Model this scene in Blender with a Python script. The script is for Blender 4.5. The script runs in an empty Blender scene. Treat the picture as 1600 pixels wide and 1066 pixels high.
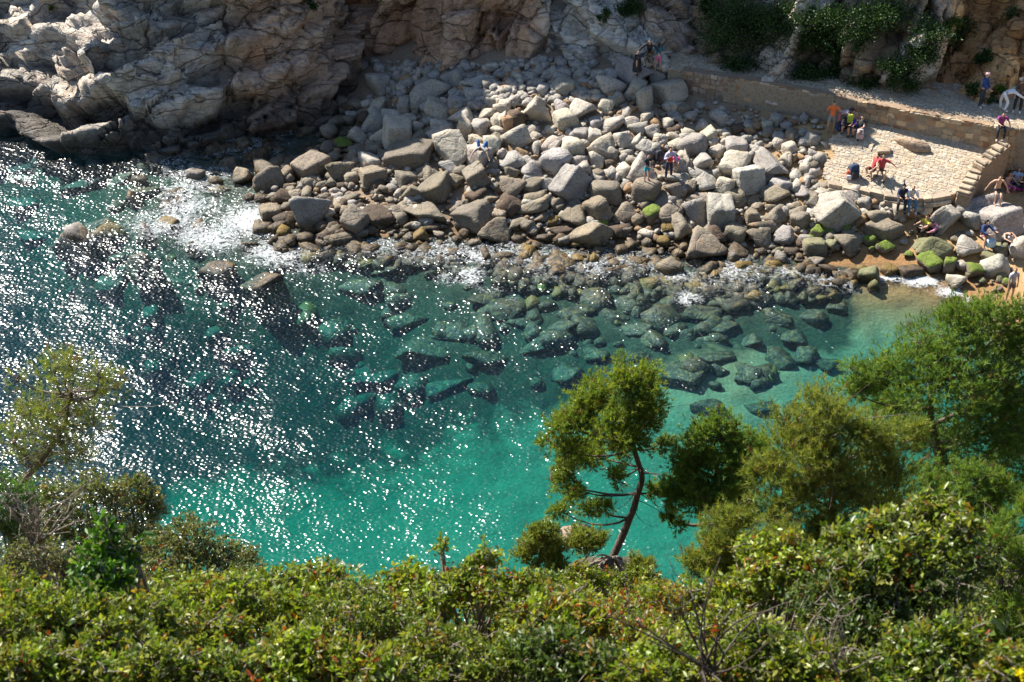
import bpy, bmesh, math, random
import numpy as np
from mathutils import Vector, Matrix

SC = bpy.context.scene
COL = SC.collection
R = math.radians

# ---------------------------------------------------------------- camera
CAM_H, PITCH, LENS = 35.0, 36.0, 50.0
cam = bpy.data.cameras.new('camera')
cam.lens = LENS; cam.sensor_width = 36.0; cam.clip_start = 0.3; cam.clip_end = 2000
cam.dof.use_dof = True; cam.dof.focus_distance = 58.0; cam.dof.aperture_fstop = 3.6
camo = bpy.data.objects.new('camera', cam); COL.objects.link(camo)
camo.location = (0, 0, CAM_H); camo.rotation_euler = (R(90 - PITCH), 0, 0)
SC.camera = camo

# ---------------------------------------------------------------- sky, sun, exposure
SUN_AZ_VEC = (-0.67, 0.62)            # horizontal direction towards the sun (left, behind the cove)
SUN_EL = 46.0
w = bpy.data.worlds.new('World'); SC.world = w; w.use_nodes = True
nt = w.node_tree; nt.nodes.clear()
sky = nt.nodes.new('ShaderNodeTexSky'); sky.sky_type = 'NISHITA'; sky.sun_disc = False
sky.sun_elevation = R(SUN_EL)
sky.sun_rotation = math.atan2(SUN_AZ_VEC[0], SUN_AZ_VEC[1])
sky.air_density = 1.0; sky.dust_density = 0.2; sky.ozone_density = 1.3
bg = nt.nodes.new('ShaderNodeBackground'); bg.inputs['Strength'].default_value = 0.085
wo = nt.nodes.new('ShaderNodeOutputWorld')
nt.links.new(sky.outputs[0], bg.inputs[0]); nt.links.new(bg.outputs[0], wo.inputs[0])
sd = bpy.data.lights.new('sun', 'SUN'); sd.energy = 5.0; sd.angle = R(0.53); sd.color = (1.0, 0.95, 0.87)
sun = bpy.data.objects.new('sun', sd); COL.objects.link(sun)
_h = math.hypot(*SUN_AZ_VEC)
SUNV = Vector((SUN_AZ_VEC[0] / _h * math.cos(R(SUN_EL)), SUN_AZ_VEC[1] / _h * math.cos(R(SUN_EL)), math.sin(R(SUN_EL))))
sun.rotation_euler = SUNV.to_track_quat('Z', 'Y').to_euler(); sun.location = (0, 0, 80)
SC.view_settings.view_transform = 'Standard'; SC.view_settings.look = 'None'
SC.view_settings.exposure = 1.3; SC.view_settings.gamma = 1.0
SC.cycles.use_denoising = True
SC.cycles.max_bounces = 6; SC.cycles.diffuse_bounces = 3; SC.cycles.glossy_bounces = 2
SC.cycles.transparent_max_bounces = 12; SC.cycles.transmission_bounces = 3
SC.cycles.sample_clamp_indirect = 4.0; SC.cycles.caustics_reflective = False; SC.cycles.caustics_refractive = False

# ---------------------------------------------------------------- pixel -> world
FPX = LENS / 36.0 * 1600.0
_cp, _sp = math.cos(R(PITCH)), math.sin(R(PITCH))
def ray(px, py):
    u = (px - 800.0) / FPX; v = (533.0 - py) / FPX
    return np.array((u, _cp + v * _sp, -_sp + v * _cp))
def at_z(px, py, z):
    d = ray(px, py); t = (z - CAM_H) / d[2]
    return np.array((d[0] * t, d[1] * t, z))
def at_y(px, py, y):
    d = ray(px, py); t = y / d[1]
    return np.array((d[0] * t, y, CAM_H + d[2] * t))
def at_s(px, py, s):
    d = ray(px, py); d = d / np.linalg.norm(d)
    return d * s + np.array((0, 0, CAM_H))
def ppm(p):
    """photograph pixels per metre at world point p"""
    return FPX / max(1.0, p[1] * _cp - (p[2] - CAM_H) * _sp)
def to_px(p):
    x, y, z = p[0], p[1], p[2] - CAM_H
    dep = y * _cp - z * _sp; up = y * _sp + z * _cp
    return 800 + FPX * x / dep, 533 - FPX * up / dep

# ---------------------------------------------------------------- noise
def _hash(ix, iy, iz, s):
    h = (ix.astype(np.int64) * 374761393 + iy.astype(np.int64) * 668265263 + iz.astype(np.int64) * 2147483647 + s * 974634777) & 0xffffffff
    h = ((h ^ (h >> 13)) * 1274126177) & 0xffffffff
    h = ((h ^ (h >> 16)) * 2246822519) & 0xffffffff
    return ((h ^ (h >> 15)) & 0xffffff) / float(0xffffff)
def vnoise(P, s=0):
    i = np.floor(P).astype(np.int64); f = P - i; f = f * f * (3 - 2 * f)
    r = 0
    for dx in (0, 1):
        for dy in (0, 1):
            for dz in (0, 1):
                wgt = (f[:, 0] if dx else 1 - f[:, 0]) * (f[:, 1] if dy else 1 - f[:, 1]) * (f[:, 2] if dz else 1 - f[:, 2])
                r = r + wgt * _hash(i[:, 0] + dx, i[:, 1] + dy, i[:, 2] + dz, s)
    return r
def fbm(P, octaves=4, s=0, gain=0.5):
    a, t, r = 1.0, 0.0, 0
    for o in range(octaves):
        r = r + a * (vnoise(P * (2.03 ** o) + 17.3 * o, s + o) - 0.5); t += a; a *= gain
    return r / t
def worley(P, s=0):
    """F1, F2, cell random numbers (4), vector from the nearest cell point"""
    i = np.floor(P).astype(np.int64); n = len(P)
    f1 = np.full(n, 9.0); f2 = np.full(n, 9.0); cid = np.zeros((n, 3), np.int64); vec = np.zeros((n, 3))
    for dx in (-1, 0, 1):
        for dy in (-1, 0, 1):
            for dz in (-1, 0, 1):
                c = i + (dx, dy, dz)
                q = np.stack([c[:, k] + 0.15 + 0.7 * _hash(c[:, 0], c[:, 1], c[:, 2], s + 11 * k + 1) for k in range(3)], 1)
                v = P - q; d = np.sqrt((v * v).sum(1))
                closer = d < f1
                f2 = np.where(closer, f1, np.minimum(f2, d))
                f1 = np.where(closer, d, f1)
                cid[closer] = c[closer]; vec[closer] = v[closer]
    rnd = np.stack([_hash(cid[:, 0], cid[:, 1], cid[:, 2], s + 101 + 7 * k) for k in range(4)], 1)
    return f1, f2, rnd, vec
def sstep(a, b, x):
    t = np.clip((x - a) / (b - a), 0, 1); return t * t * (3 - 2 * t)

# ---------------------------------------------------------------- mesh helpers
def mesh_np(name, V, F, mat=None, smooth=False, col=None, **attrs):
    """mesh from arrays; F is an (n,k) array or a list of index lists; col = per-vertex rgb(a); attrs = per-vertex floats"""
    me = bpy.data.meshes.new(name)
    V = np.asarray(V, np.float32)
    if isinstance(F, np.ndarray):
        n, k = F.shape
        me.vertices.add(len(V)); me.vertices.foreach_set('co', V.ravel())
        me.loops.add(n * k); me.loops.foreach_set('vertex_index', np.ascontiguousarray(F, np.int32).ravel())
        me.polygons.add(n); me.polygons.foreach_set('loop_start', np.arange(0, n * k, k, dtype=np.int32))
        me.update(calc_edges=True)
    else:
        me.from_pydata([tuple(v) for v in V], [], F)
    if smooth:
        me.polygons.foreach_set('use_smooth', np.ones(len(me.polygons), bool))
    if col is not None:
        col = np.asarray(col, np.float32)
        if col.ndim == 1: col = np.tile(col, (len(V), 1))
        if col.shape[1] == 3: col = np.concatenate([col, np.ones((len(col), 1), np.float32)], 1)
        a = me.attributes.new('tint', 'FLOAT_COLOR', 'POINT'); a.data.foreach_set('color', np.ascontiguousarray(col, np.float32).ravel())
    for k_, v_ in attrs.items():
        a = me.attributes.new(k_, 'FLOAT', 'POINT'); a.data.foreach_set('value', np.ascontiguousarray(v_, np.float32).ravel())
    if mat: me.materials.append(mat)
    return me
def link(name, me, parent=None, loc=None, rot=None, label=None, cat=None, group=None, kind=None):
    o = bpy.data.objects.new(name, me); COL.objects.link(o)
    if parent is not None: o.parent = parent
    if loc is not None: o.location = tuple(float(c) for c in loc)
    if rot is not None: o.rotation_euler = rot
    if label: o['label'] = label
    if cat: o['category'] = cat
    if group: o['group'] = group
    if kind: o['kind'] = kind
    return o
def grid_faces(nu, nv):
    a = np.arange(nu * nv).reshape(nu, nv)
    return np.stack([a[:-1, :-1].ravel(), a[1:, :-1].ravel(), a[1:, 1:].ravel(), a[:-1, 1:].ravel()], 1)
_ico = {}
def ico(level):
    if level not in _ico:
        bm = bmesh.new(); bmesh.ops.create_icosphere(bm, subdivisions=level, radius=1.0)
        bm.verts.index_update()
        V = np.array([v.co[:] for v in bm.verts]); F = np.array([[v.index for v in f.verts] for f in bm.faces]); bm.free()
        V /= np.linalg.norm(V, axis=1, keepdims=True)
        _ico[level] = (V, F)
    return _ico[level]
class Acc:
    """collects pieces into one mesh"""
    def __init__(s): s.V, s.F, s.C, s.n = [], [], [], 0; s.A = []
    def add(s, V, F, col=None, a=None):
        s.V.append(V); s.F.append(np.asarray(F) + s.n); s.n += len(V)
        if col is not None:
            col = np.asarray(col, float); s.C.append(np.tile(col, (len(V), 1)) if col.ndim == 1 else col)
        if a is not None: s.A.append(np.full(len(V), a, float) if np.isscalar(a) else a)
    def mesh(s, name, mat, smooth=False, attr=None):
        at = {attr: np.concatenate(s.A)} if attr else {}
        return mesh_np(name, np.concatenate(s.V), np.concatenate(s.F), mat, smooth, np.concatenate(s.C) if s.C else None, **at)
def tube(pts, rad, n=6, cap=True):
    """tapered tube along points -> V, F (quads)"""
    P = np.asarray(pts, float); m = len(P); rad = np.broadcast_to(np.asarray(rad, float), (m,))
    T = np.gradient(P, axis=0); T /= np.linalg.norm(T, axis=1, keepdims=True) + 1e-9
    ref = np.array((0.31, 0.17, 0.93)); 
    A = np.cross(T, ref); A /= np.linalg.norm(A, axis=1, keepdims=True) + 1e-9
    B = np.cross(T, A); th = np.linspace(0, 2 * math.pi, n, endpoint=False)
    V = (P[:, None] + rad[:, None, None] * (np.cos(th)[None, :, None] * A[:, None] + np.sin(th)[None, :, None] * B[:, None])).reshape(-1, 3)
    i = np.arange(m - 1)[:, None] * n; j = np.arange(n)[None]; k = (j + 1) % n
    F = np.stack([(i + j).ravel(), (i + k).ravel(), (i + n + k).ravel(), (i + n + j).ravel()], 1)
    return V, F

# ---------------------------------------------------------------- materials
class NT:
    def __init__(s, name):
        s.m = bpy.data.materials.new(name); s.m.use_nodes = True; s.t = s.m.node_tree; s.t.nodes.clear()
        s.out = s.t.nodes.new('ShaderNodeOutputMaterial')
    def n(s, typ, _props=None, **inp):
        nd = s.t.nodes.new('ShaderNode' + typ)
        for k, v in (_props or {}).items(): setattr(nd, k, v)
        for k, v in inp.items():
            key = int(k[1:]) if k[0] == '_' and k[1:].isdigit() else k.replace('_', ' ')
            s.set(nd, key, v)
        return nd
    def set(s, nd, key, v):
        sock = nd.inputs[key]
        if isinstance(v, bpy.types.NodeSocket): s.t.links.new(v, sock)
        elif isinstance(v, bpy.types.Node): s.t.links.new(v.outputs[0], sock)
        elif isinstance(v, (tuple, list)) and len(v) == 3 and sock.type == 'RGBA': sock.default_value = (*v, 1)
        else: sock.default_value = v
    def pos(s): return s.n('NewGeometry').outputs['Position']
    def noise(s, vec, scale, detail=4, rough=0.55, dist=0.0):
        return s.n('TexNoise', None, Vector=vec, Scale=scale, Detail=detail, Roughness=rough, Distortion=dist).outputs[0]
    def ramp(s, fac, stops, interp='LINEAR'):
        nd = s.n('ValToRGB', None, Fac=fac); cr = nd.color_ramp; cr.interpolation = interp
        while len(cr.elements) < len(stops): cr.elements.new(0.5)
        for e, (p, c) in zip(cr.elements, stops): e.position = p; e.color = (*c, 1) if len(c) == 3 else c
        return nd.outputs[0]
    def gray(s, fac, a, b):
        return s.n('MapRange', None, Value=fac, From_Min=a, From_Max=b).outputs[0]
    def mix(s, fac, a, b, mode='MIX'):
        nd = s.n('Mix', {'data_type': 'RGBA', 'blend_type': mode})
        s.set(nd, 0, fac); s.set(nd, 6, a); s.set(nd, 7, b)
        return nd.outputs[2]
    def math(s, op, a, b=0.0, c=0.0):
        nd = s.n('Math', {'operation': op}); s.set(nd, 0, a); s.set(nd, 1, b); s.set(nd, 2, c); return nd.outputs[0]
    def attr(s, name, out='Color'): return s.n('Attribute', {'attribute_name': name}).outputs[out]
    def bump(s, h, strength=0.5, dist=0.1, normal=None):
        nd = s.n('Bump', None, Strength=strength, Distance=dist, Height=h)
        if normal is not None: s.set(nd, 'Normal', normal)
        return nd.outputs[0]
    def bsdf(s, col, rough=0.8, normal=None, spec=0.5, **k):
        nd = s.n('BsdfPrincipled', None, Base_Color=col, Roughness=rough)
        nd.inputs['Specular IOR Level'].default_value = spec
        if normal is not None: s.set(nd, 'Normal', normal)
        for kk, v in k.items(): s.set(nd, kk.replace('_', ' '), v)
        return nd
    def done(s, sh, vol=None):
        s.t.links.new(sh.outputs[0], s.out.inputs['Surface'])
        if vol: s.t.links.new(vol.outputs[0], s.out.inputs['Volume'])
        return s.m

def mat_rock():
    t = NT('granite_boulder'); p = t.pos(); tint = t.attr('tint'); moss = t.attr('moss', 'Fac')
    n1 = t.noise(p, 1.6, 5, 0.6); n2 = t.noise(p, 9.0, 5, 0.65); n3 = t.noise(p, 45.0, 3)
    c = t.mix(1.0, tint, t.ramp(n1, [(0.3, (0.72, 0.70, 0.68)), (0.55, (1, 1, 1)), (0.75, (1.12, 1.06, 0.95))]), 'MULTIPLY')
    c = t.mix(1.0, c, t.ramp(n2, [(0.32, (0.62, 0.58, 0.54)), (0.5, (1, 1, 1)), (0.72, (1.15, 1.13, 1.1))]), 'MULTIPLY')
    rust = t.gray(t.noise(p, 2.7, 4, 0.6, 0.6), 0.60, 0.74)
    c = t.mix(t.math('MULTIPLY', rust, 0.55), c, (0.36, 0.20, 0.09))
    # tide zone: dark wet algae film below about half a metre above the sea
    z = t.n('SeparateXYZ', None, Vector=p).outputs[2]
    wet = t.gray(t.math('ADD', z, t.math('MULTIPLY_ADD', n1, 0.7, -0.35)), 0.50, 0.12)
    algae = t.ramp(t.noise(p, 5.0, 4), [(0.34, (0.012, 0.009, 0.005)), (0.5, (0.040, 0.028, 0.011)), (0.66, (0.16, 0.095, 0.024))])
    c = t.mix(t.math('MULTIPLY', wet, 0.93), c, algae)
    nz = t.n('SeparateXYZ', None, Vector=t.n('NewGeometry').outputs['Normal']).outputs[2]
    mm = t.math('MULTIPLY', moss, t.gray(t.math('ADD', nz, t.math('MULTIPLY_ADD', n2, 1.6, -0.8)), 0.15, 0.6))
    mm = t.n('Clamp', None, Value=mm).outputs[0]
    mcol = t.mix(t.attr('yel', 'Fac'), (0.115, 0.16, 0.016), (0.15, 0.092, 0.012))
    c = t.mix(mm, c, t.mix(1.0, mcol, t.ramp(n2, [(0.3, (0.55, 0.6, 0.5)), (0.65, (1.15, 1.1, 1.0))]), 'MULTIPLY'))
    rough = t.math('MULTIPLY_ADD', wet, -0.28, 0.88)
    crack = t.n('TexVoronoi', {'feature': 'DISTANCE_TO_EDGE'}, Vector=t.n('Mapping', None, Vector=p, Rotation=(0.5, 0.3, 0.2), Scale=(1.0, 1.0, 1.7)).outputs[0], Scale=0.9).outputs[0]
    h = t.math('ADD', t.math('MULTIPLY', n1, 0.6), t.math('ADD', t.math('MULTIPLY', n2, 0.22), t.math('MULTIPLY', n3, 0.04)))
    h = t.math('ADD', h, t.math('MULTIPLY', t.gray(crack, 0.0, 0.035), 0.10))
    return t.done(t.bsdf(c, rough, t.bump(h, 0.85, 0.22)))
M_ROCK = mat_rock()

def mat_cliff():
    t = NT('cliff_rock'); p = t.pos(); tint = t.attr('tint')
    n1 = t.noise(p, 0.55, 6, 0.65, 0.4); n2 = t.noise(p, 3.2, 6, 0.65); n3 = t.noise(p, 18.0, 4, 0.6)
    st = t.noise(t.n('Mapping', None, Vector=p, Rotation=(0, R(-35), 0), Scale=(0.6, 0.6, 3.0)).outputs[0], 1.1, 5, 0.6)
    c = t.mix(1.0, tint, t.ramp(n1, [(0.3, (0.7, 0.68, 0.68)), (0.5, (1, 1, 1)), (0.72, (1.2, 1.08, 0.92))]), 'MULTIPLY')
    c = t.mix(1.0, c, t.ramp(n2, [(0.3, (0.6, 0.57, 0.54)), (0.5, (1, 1, 1)), (0.75, (1.2, 1.17, 1.12))]), 'MULTIPLY')
    c = t.mix(t.math('MULTIPLY', t.gray(st, 0.56, 0.7), 0.6), c, (0.33, 0.17, 0.085))
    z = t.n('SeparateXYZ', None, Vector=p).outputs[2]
    wet = t.gray(t.math('ADD', z, t.math('MULTIPLY_ADD', n1, 2.4, -1.2)), 2.3, 0.7)  # wet cliff foot, carried higher to paint in the deep shadow at the base
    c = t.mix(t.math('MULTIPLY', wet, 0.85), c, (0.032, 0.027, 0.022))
    wp = t.n('VectorMath', {'operation': 'ADD'}); t.set(wp, 0, p); t.set(wp, 1, t.n('VectorMath', {'operation': 'SCALE'}, Vector=t.n('TexNoise', None, Vector=p, Scale=1.3, Detail=3.0).outputs[1], Scale=0.5).outputs[0])
    def joints(sc, rot, sx):
        m = t.n('Mapping', None, Vector=wp.outputs[0], Rotation=(0.15, R(rot), 0.3), Scale=(sx, 1.0, 1.5)).outputs[0]
        return t.n('TexVoronoi', {'feature': 'DISTANCE_TO_EDGE'}, Vector=m, Scale=sc).outputs[0]
    j1 = t.gray(joints(0.5, -35, 0.55), 0.0, 0.03); j2 = t.gray(joints(1.6, -50, 0.4), 0.0, 0.03)
    jj = t.math('MULTIPLY', j1, t.math('MULTIPLY_ADD', j2, 0.3, 0.7))
    c = t.mix(t.math('MULTIPLY_ADD', jj, -0.34, 0.34), c, (0.05, 0.035, 0.024))
    h = t.math('ADD', t.math('MULTIPLY', n2, 0.42), t.math('ADD', t.math('MULTIPLY', n3, 0.10), t.math('MULTIPLY', st, 0.35)))
    h = t.math('ADD', h, t.math('MULTIPLY', jj, 0.55))
    return t.done(t.bsdf(c, 0.85, t.bump(h, 0.9, 0.35)))
M_CLIFF = mat_cliff()

def mat_ground():
    t = NT('sand_and_seabed'); p = t.pos(); tint = t.attr('tint')
    n1 = t.noise(p, 0.5, 5, 0.6); n2 = t.noise(p, 6.0, 5, 0.7); n3 = t.noise(p, 30.0, 3)
    c = t.mix(1.0, tint, t.ramp(n2, [(0.3, (0.72, 0.70, 0.66)), (0.5, (1, 1, 1)), (0.7, (1.12, 1.1, 1.06))]), 'MULTIPLY')
    c = t.mix(1.0, c, t.ramp(n1, [(0.3, (0.86, 0.84, 0.8)), (0.7, (1.1, 1.07, 1.0))]), 'MULTIPLY')
    z = t.n('SeparateXYZ', None, Vector=p).outputs[2]
    damp = t.gray(t.math('ADD', z, t.math('MULTIPLY_ADD', n1, 0.3, -0.15)), 0.42, 0.18)
    c = t.mix(damp, c, t.mix(1.0, c, (0.62, 0.52, 0.42), 'MULTIPLY'))
    weed = t.math('MULTIPLY', t.attr('weed', 'Fac'), t.gray(t.math('ADD', t.noise(p, 0.55, 6, 0.65, 0.8), t.math('MULTIPLY_ADD', t.attr('weed', 'Fac'), 0.3, -0.3)), 0.34, 0.54))
    c = t.mix(t.n('Clamp', None, Value=weed).outputs[0], c, t.ramp(n2, [(0.35, (0.010, 0.016, 0.009)), (0.65, (0.05, 0.052, 0.024))]))
    h = t.math('ADD', t.math('MULTIPLY', n2, 0.5), t.math('MULTIPLY', n3, 0.08))
    return t.done(t.bsdf(c, 0.9, t.bump(h, 0.8, 0.18)))
M_GROUND = mat_ground()

def mat_stone(name, bumpd=0.02):
    t = NT(name); p = t.pos(); tint = t.attr('tint')
    n2 = t.noise(p, 7.0, 5, 0.65); n3 = t.noise(p, 60.0, 3)
    c = t.mix(1.0, tint, t.ramp(n2, [(0.3, (0.65, 0.6, 0.55)), (0.5, (1, 1, 1)), (0.72, (1.15, 1.12, 1.05))]), 'MULTIPLY')
    h = t.math('ADD', t.math('MULTIPLY', n2, 0.8), t.math('MULTIPLY', n3, 0.15))
    return t.done(t.bsdf(c, 0.85, t.bump(h, 0.8, bumpd * 3)))
M_STONE = mat_stone('rubble_stone')
M_PAVE = mat_stone('paving_stone')

def mat_water():
    t = NT('sea_water'); p = t.pos(); foam = t.attr('foam', 'Fac')
    def wv(rot, sx, sy, scale, detail=2.0, rough=0.5, dist=0.3):
        m = t.n('Mapping', None, Vector=p, Rotation=(0, 0, R(rot)), Scale=(sx, sy, 1.0)).outputs[0]
        return t.noise(m, scale, detail, rough, dist)
    a = wv(32, 0.6, 1.0, 1.7, 1.0); b = wv(-12, 0.8, 1.0, 4.3, 1.0); d = wv(55, 0.7, 1.0, 0.5, 1.0)
    e = wv(20, 0.75, 1.0, 9.5, 0.0, 0.5, 0.0)
    chop = t.math('MULTIPLY_ADD', foam, 0.35, 0.92)
    h = t.math('ADD', t.math('MULTIPLY', a, 0.10), t.math('ADD', t.math('MULTIPLY', b, 0.072), t.math('ADD', t.math('MULTIPLY', d, 0.05), t.math('MULTIPLY', e, 0.046))))
    nrm = t.bump(t.math('MULTIPLY', h, chop), 1.0, 1.0)
    fr = t.math('MINIMUM', t.n('Fresnel', None, IOR=1.34, Normal=nrm).outputs[0], 0.20)
    gl = t.n('BsdfAnisotropic', None, Color=(1, 1, 1), Roughness=0.21, Normal=nrm)
    tr = t.n('BsdfTransparent', None, Color=(0.97, 0.99, 1.0))
    s1 = t.n('MixShader', None, Fac=fr); t.set(s1, 1, tr); t.set(s1, 2, gl)
    fn = t.noise(p, 2.2, 8, 0.72, 0.7); f2 = t.noise(p, 9.0, 5, 0.75, 0.8)
    rdg = t.math('SUBTRACT', 1.0, t.math('MULTIPLY', t.math('ABSOLUTE', t.math('SUBTRACT', t.noise(p, 2.6, 6, 0.6, 1.2), 0.5)), 4.5))
    pat = t.math('ADD', t.math('MULTIPLY', rdg, 0.30), t.math('ADD', t.math('MULTIPLY', fn, 0.32), t.math('MULTIPLY', f2, 0.46)))
    thr = t.math('SUBTRACT', 0.92, t.math('MULTIPLY', foam, 0.465))
    mr = t.n('MapRange', None, Value=pat, From_Min=thr, From_Max=t.math('ADD', thr, 0.27)).outputs[0]
    fo = t.n('BsdfDiffuse', None, Color=(0.82, 0.85, 0.85), Normal=t.bump(t.math('ADD', fn, f2), 0.9, 0.15))
    s2 = t.n('MixShader', None, Fac=t.math('MULTIPLY', mr, 0.93)); t.set(s2, 1, s1); t.set(s2, 2, fo)
    va = t.n('VolumeAbsorption', None, Color=(0.2, 0.845, 0.838), Density=0.60)
    vs = t.n('VolumeScatter', None, Color=(0.06, 0.5, 0.85), Density=0.009)
    vol = t.n('AddShader'); t.set(vol, 0, va); t.set(vol, 1, vs)
    return t.done(s2, vol)
M_WATER = mat_water()

def mat_leaf(name, rough=0.42, transl=0.35, spec=0.5):
    t = NT(name); tint = t.attr('tint')
    b = t.bsdf(tint, rough, None, spec)
    tr = t.n('BsdfTranslucent', None, Color=t.mix(1.0, tint, (1.25, 1.3, 0.6), 'MULTIPLY'))
    mx = t.n('MixShader', None, Fac=transl); t.set(mx, 1, b); t.set(mx, 2, tr)
    return t.done(mx)
M_LEAF = mat_leaf('shrub_leaf', 0.4, 0.42, 0.5)
M_NEEDLE = mat_leaf('pine_needle', 0.5, 0.46, 0.4)
M_HERB = mat_leaf('wall_plant_leaf', 0.5, 0.2, 0.35)
def mat_bark(name, a, b, scale=12):
    t = NT(name); p = t.pos()
    n = t.noise(t.n('Mapping', None, Vector=p, Scale=(1, 1, 0.35)).outputs[0], scale, 5, 0.65)
    return t.done(t.bsdf(t.ramp(n, [(0.3, a), (0.7, b)]), 0.9, t.bump(n, 0.9, 0.05)))
M_BARK = mat_bark('pine_bark', (0.045, 0.030, 0.022), (0.16, 0.115, 0.085))
M_TWIG = mat_bark('grey_twig', (0.12, 0.095, 0.07), (0.33, 0.27, 0.21), 30)
M_STEM = mat_bark('dark_stem', (0.035, 0.026, 0.02), (0.12, 0.09, 0.065), 25)
def mat_earth():
    t = NT('hill_earth'); p = t.pos(); n = t.noise(p, 1.5, 6, 0.65); n2 = t.noise(p, 14, 4)
    c = t.mix(n2, t.ramp(n, [(0.35, (0.05, 0.035, 0.02)), (0.65, (0.16, 0.11, 0.06))]), (0.05, 0.05, 0.02))
    return t.done(t.bsdf(c, 0.95, t.bump(t.math('ADD', n, n2), 0.8, 0.2)))
M_EARTH = mat_earth()
_pm = {}
def plain(name, c, rough=0.8):
    if name not in _pm:
        t = NT(name); n = t.noise(t.n('TexCoord').outputs['Object'], 14, 3)
        cc = t.mix(1.0, c, t.ramp(n, [(0.3, (0.78, 0.78, 0.78)), (0.7, (1.12, 1.12, 1.12))]), 'MULTIPLY')
        _pm[name] = t.done(t.bsdf(cc, rough))
    return _pm[name]
# ================================================================ beach and seabed (one height field through surveyed points)
_ctrl = [
 # shoreline
 (560,200,0),(500,222,0),(420,285,0),(440,345,0),(560,362,0),(700,362,.05),(850,372,.05),(1000,378,.05),(1150,388,.05),(1280,400,.05),(1400,425,.03),(1480,452,0),(1560,500,0),(1650,560,0),
 # boulder pile
 (600,170,.7),(600,130,1.3),(640,102,2.2),(560,240,.4),(560,300,.35),(660,300,.6),(750,250,1.4),(750,170,2.4),(760,110,3.1),(750,310,.7),(900,260,1.5),(900,170,2.6),(900,110,3.5),
 (900,320,.7),(1000,300,1.0),(1000,200,2.3),(1000,130,3.3),(1100,300,1.1),(1100,220,2.1),(1120,165,2.7),(1200,300,1.2),(1200,190,2.7),(1250,240,2.2),(1250,340,.8),
 # terrace and what carries it
 (1290,205,2.8),(1370,200,3.0),(1540,222,3.0),(1500,285,2.0),(1420,302,1.75),(1330,285,1.85),(1280,165,3.0),(1450,180,3.0),
 # sand on the right
 (1560,300,1.3),(1599,270,1.7),(1660,300,1.8),(1590,350,.9),(1450,372,.65),(1400,395,.25),(1590,430,.35),(1500,425,.2),(1700,450,.6),(1650,380,1.0),
 # sea floor
 (560,420,-.6),(700,420,-.6),(850,435,-.55),(1000,445,-.55),(1150,450,-.5),(1300,465,-.5),(1400,468,-.35),(1500,520,-1.0),(700,550,-1.25),(950,560,-1.1),(1150,560,-.9),(1104,640,-1.0),(1250,620,-1.3),(700,630,-2.2),(950,640,-1.9),
 (1600,620,-1.6),(300,290,-.35),(200,330,-.7),(100,260,-.9),(0,230,-1.2),(320,400,-.8),(100,420,-1.6),(320,480,-1.2),(0,600,-7.5),(300,600,-4.2),(600,690,-3.8),(900,750,-2.6),(1100,750,-2.2),
 (300,850,-3.6),(600,880,-3.0),(900,900,-2.4),(-200,900,-5.0),(-200,400,-4.5),(-300,200,-4),(-400,700,-8),(1400,800,-2.2),(1700,800,-2.2),(800,1060,-2.2),(200,1060,-3.5),(1500,1060,-2.0),
 # behind the beach
 (560,60,2.0),(760,40,3.2),(1000,40,4.0),(1300,60,4.2),(1600,90,4.2),(1800,180,4.0),(100,120,-.5),(300,120,-.2),(450,120,0),
]
_cw = np.array([at_z(*c) for c in _ctrl])
def _tps(d): 
    d = np.maximum(d, 1e-6); return d * d * np.log(d)
_n = len(_cw)
_K = _tps(np.linalg.norm(_cw[:, None, :2] - _cw[None, :, :2], axis=2)) + np.eye(_n) * 3.0
_Pm = np.concatenate([np.ones((_n, 1)), _cw[:, :2]], 1)
_sol = np.linalg.solve(np.block([[_K, _Pm], [_Pm.T, np.zeros((3, 3))]]), np.concatenate([_cw[:, 2], np.zeros(3)]))
def H(x, y):
    x = np.atleast_1d(np.asarray(x, float)); y = np.atleast_1d(np.asarray(y, float)); out = np.empty(len(x))
    for a in range(0, len(x), 20000):
        q = np.stack([x[a:a + 20000], y[a:a + 20000]], 1)
        out[a:a + 20000] = _tps(np.linalg.norm(q[:, None] - _cw[None, :, :2], axis=2)) @ _sol[:_n] + _sol[_n] + q @ _sol[_n + 1:]
    return np.clip(out, -9, 6)
def on_ground(px, py, lift=0.0):
    d = ray(px, py); z = 1.0
    for _ in range(25):
        t = (z - CAM_H) / d[2]; z = 0.5 * z + 0.5 * (H(d[0] * t, d[1] * t)[0] + lift)
    t = (z - CAM_H) / d[2]
    return np.array((d[0] * t, d[1] * t, z))
def inpoly(px, py, poly):
    px = np.asarray(px, float); py = np.asarray(py, float); r = np.zeros(px.shape, bool); j = len(poly) - 1
    for i in range(len(poly)):
        xi, yi = poly[i]; xj, yj = poly[j]
        c = ((yi > py) != (yj > py)) & (px < (xj - xi) * (py - yi) / (yj - yi + 1e-12) + xi); r ^= c; j = i
    return r
def topx(V):
    dep = V[:, 1] * _cp - (V[:, 2] - CAM_H) * _sp; up = V[:, 1] * _sp + (V[:, 2] - CAM_H) * _cp
    return 800 + FPX * V[:, 0] / dep, 533 - FPX * up / dep

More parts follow.
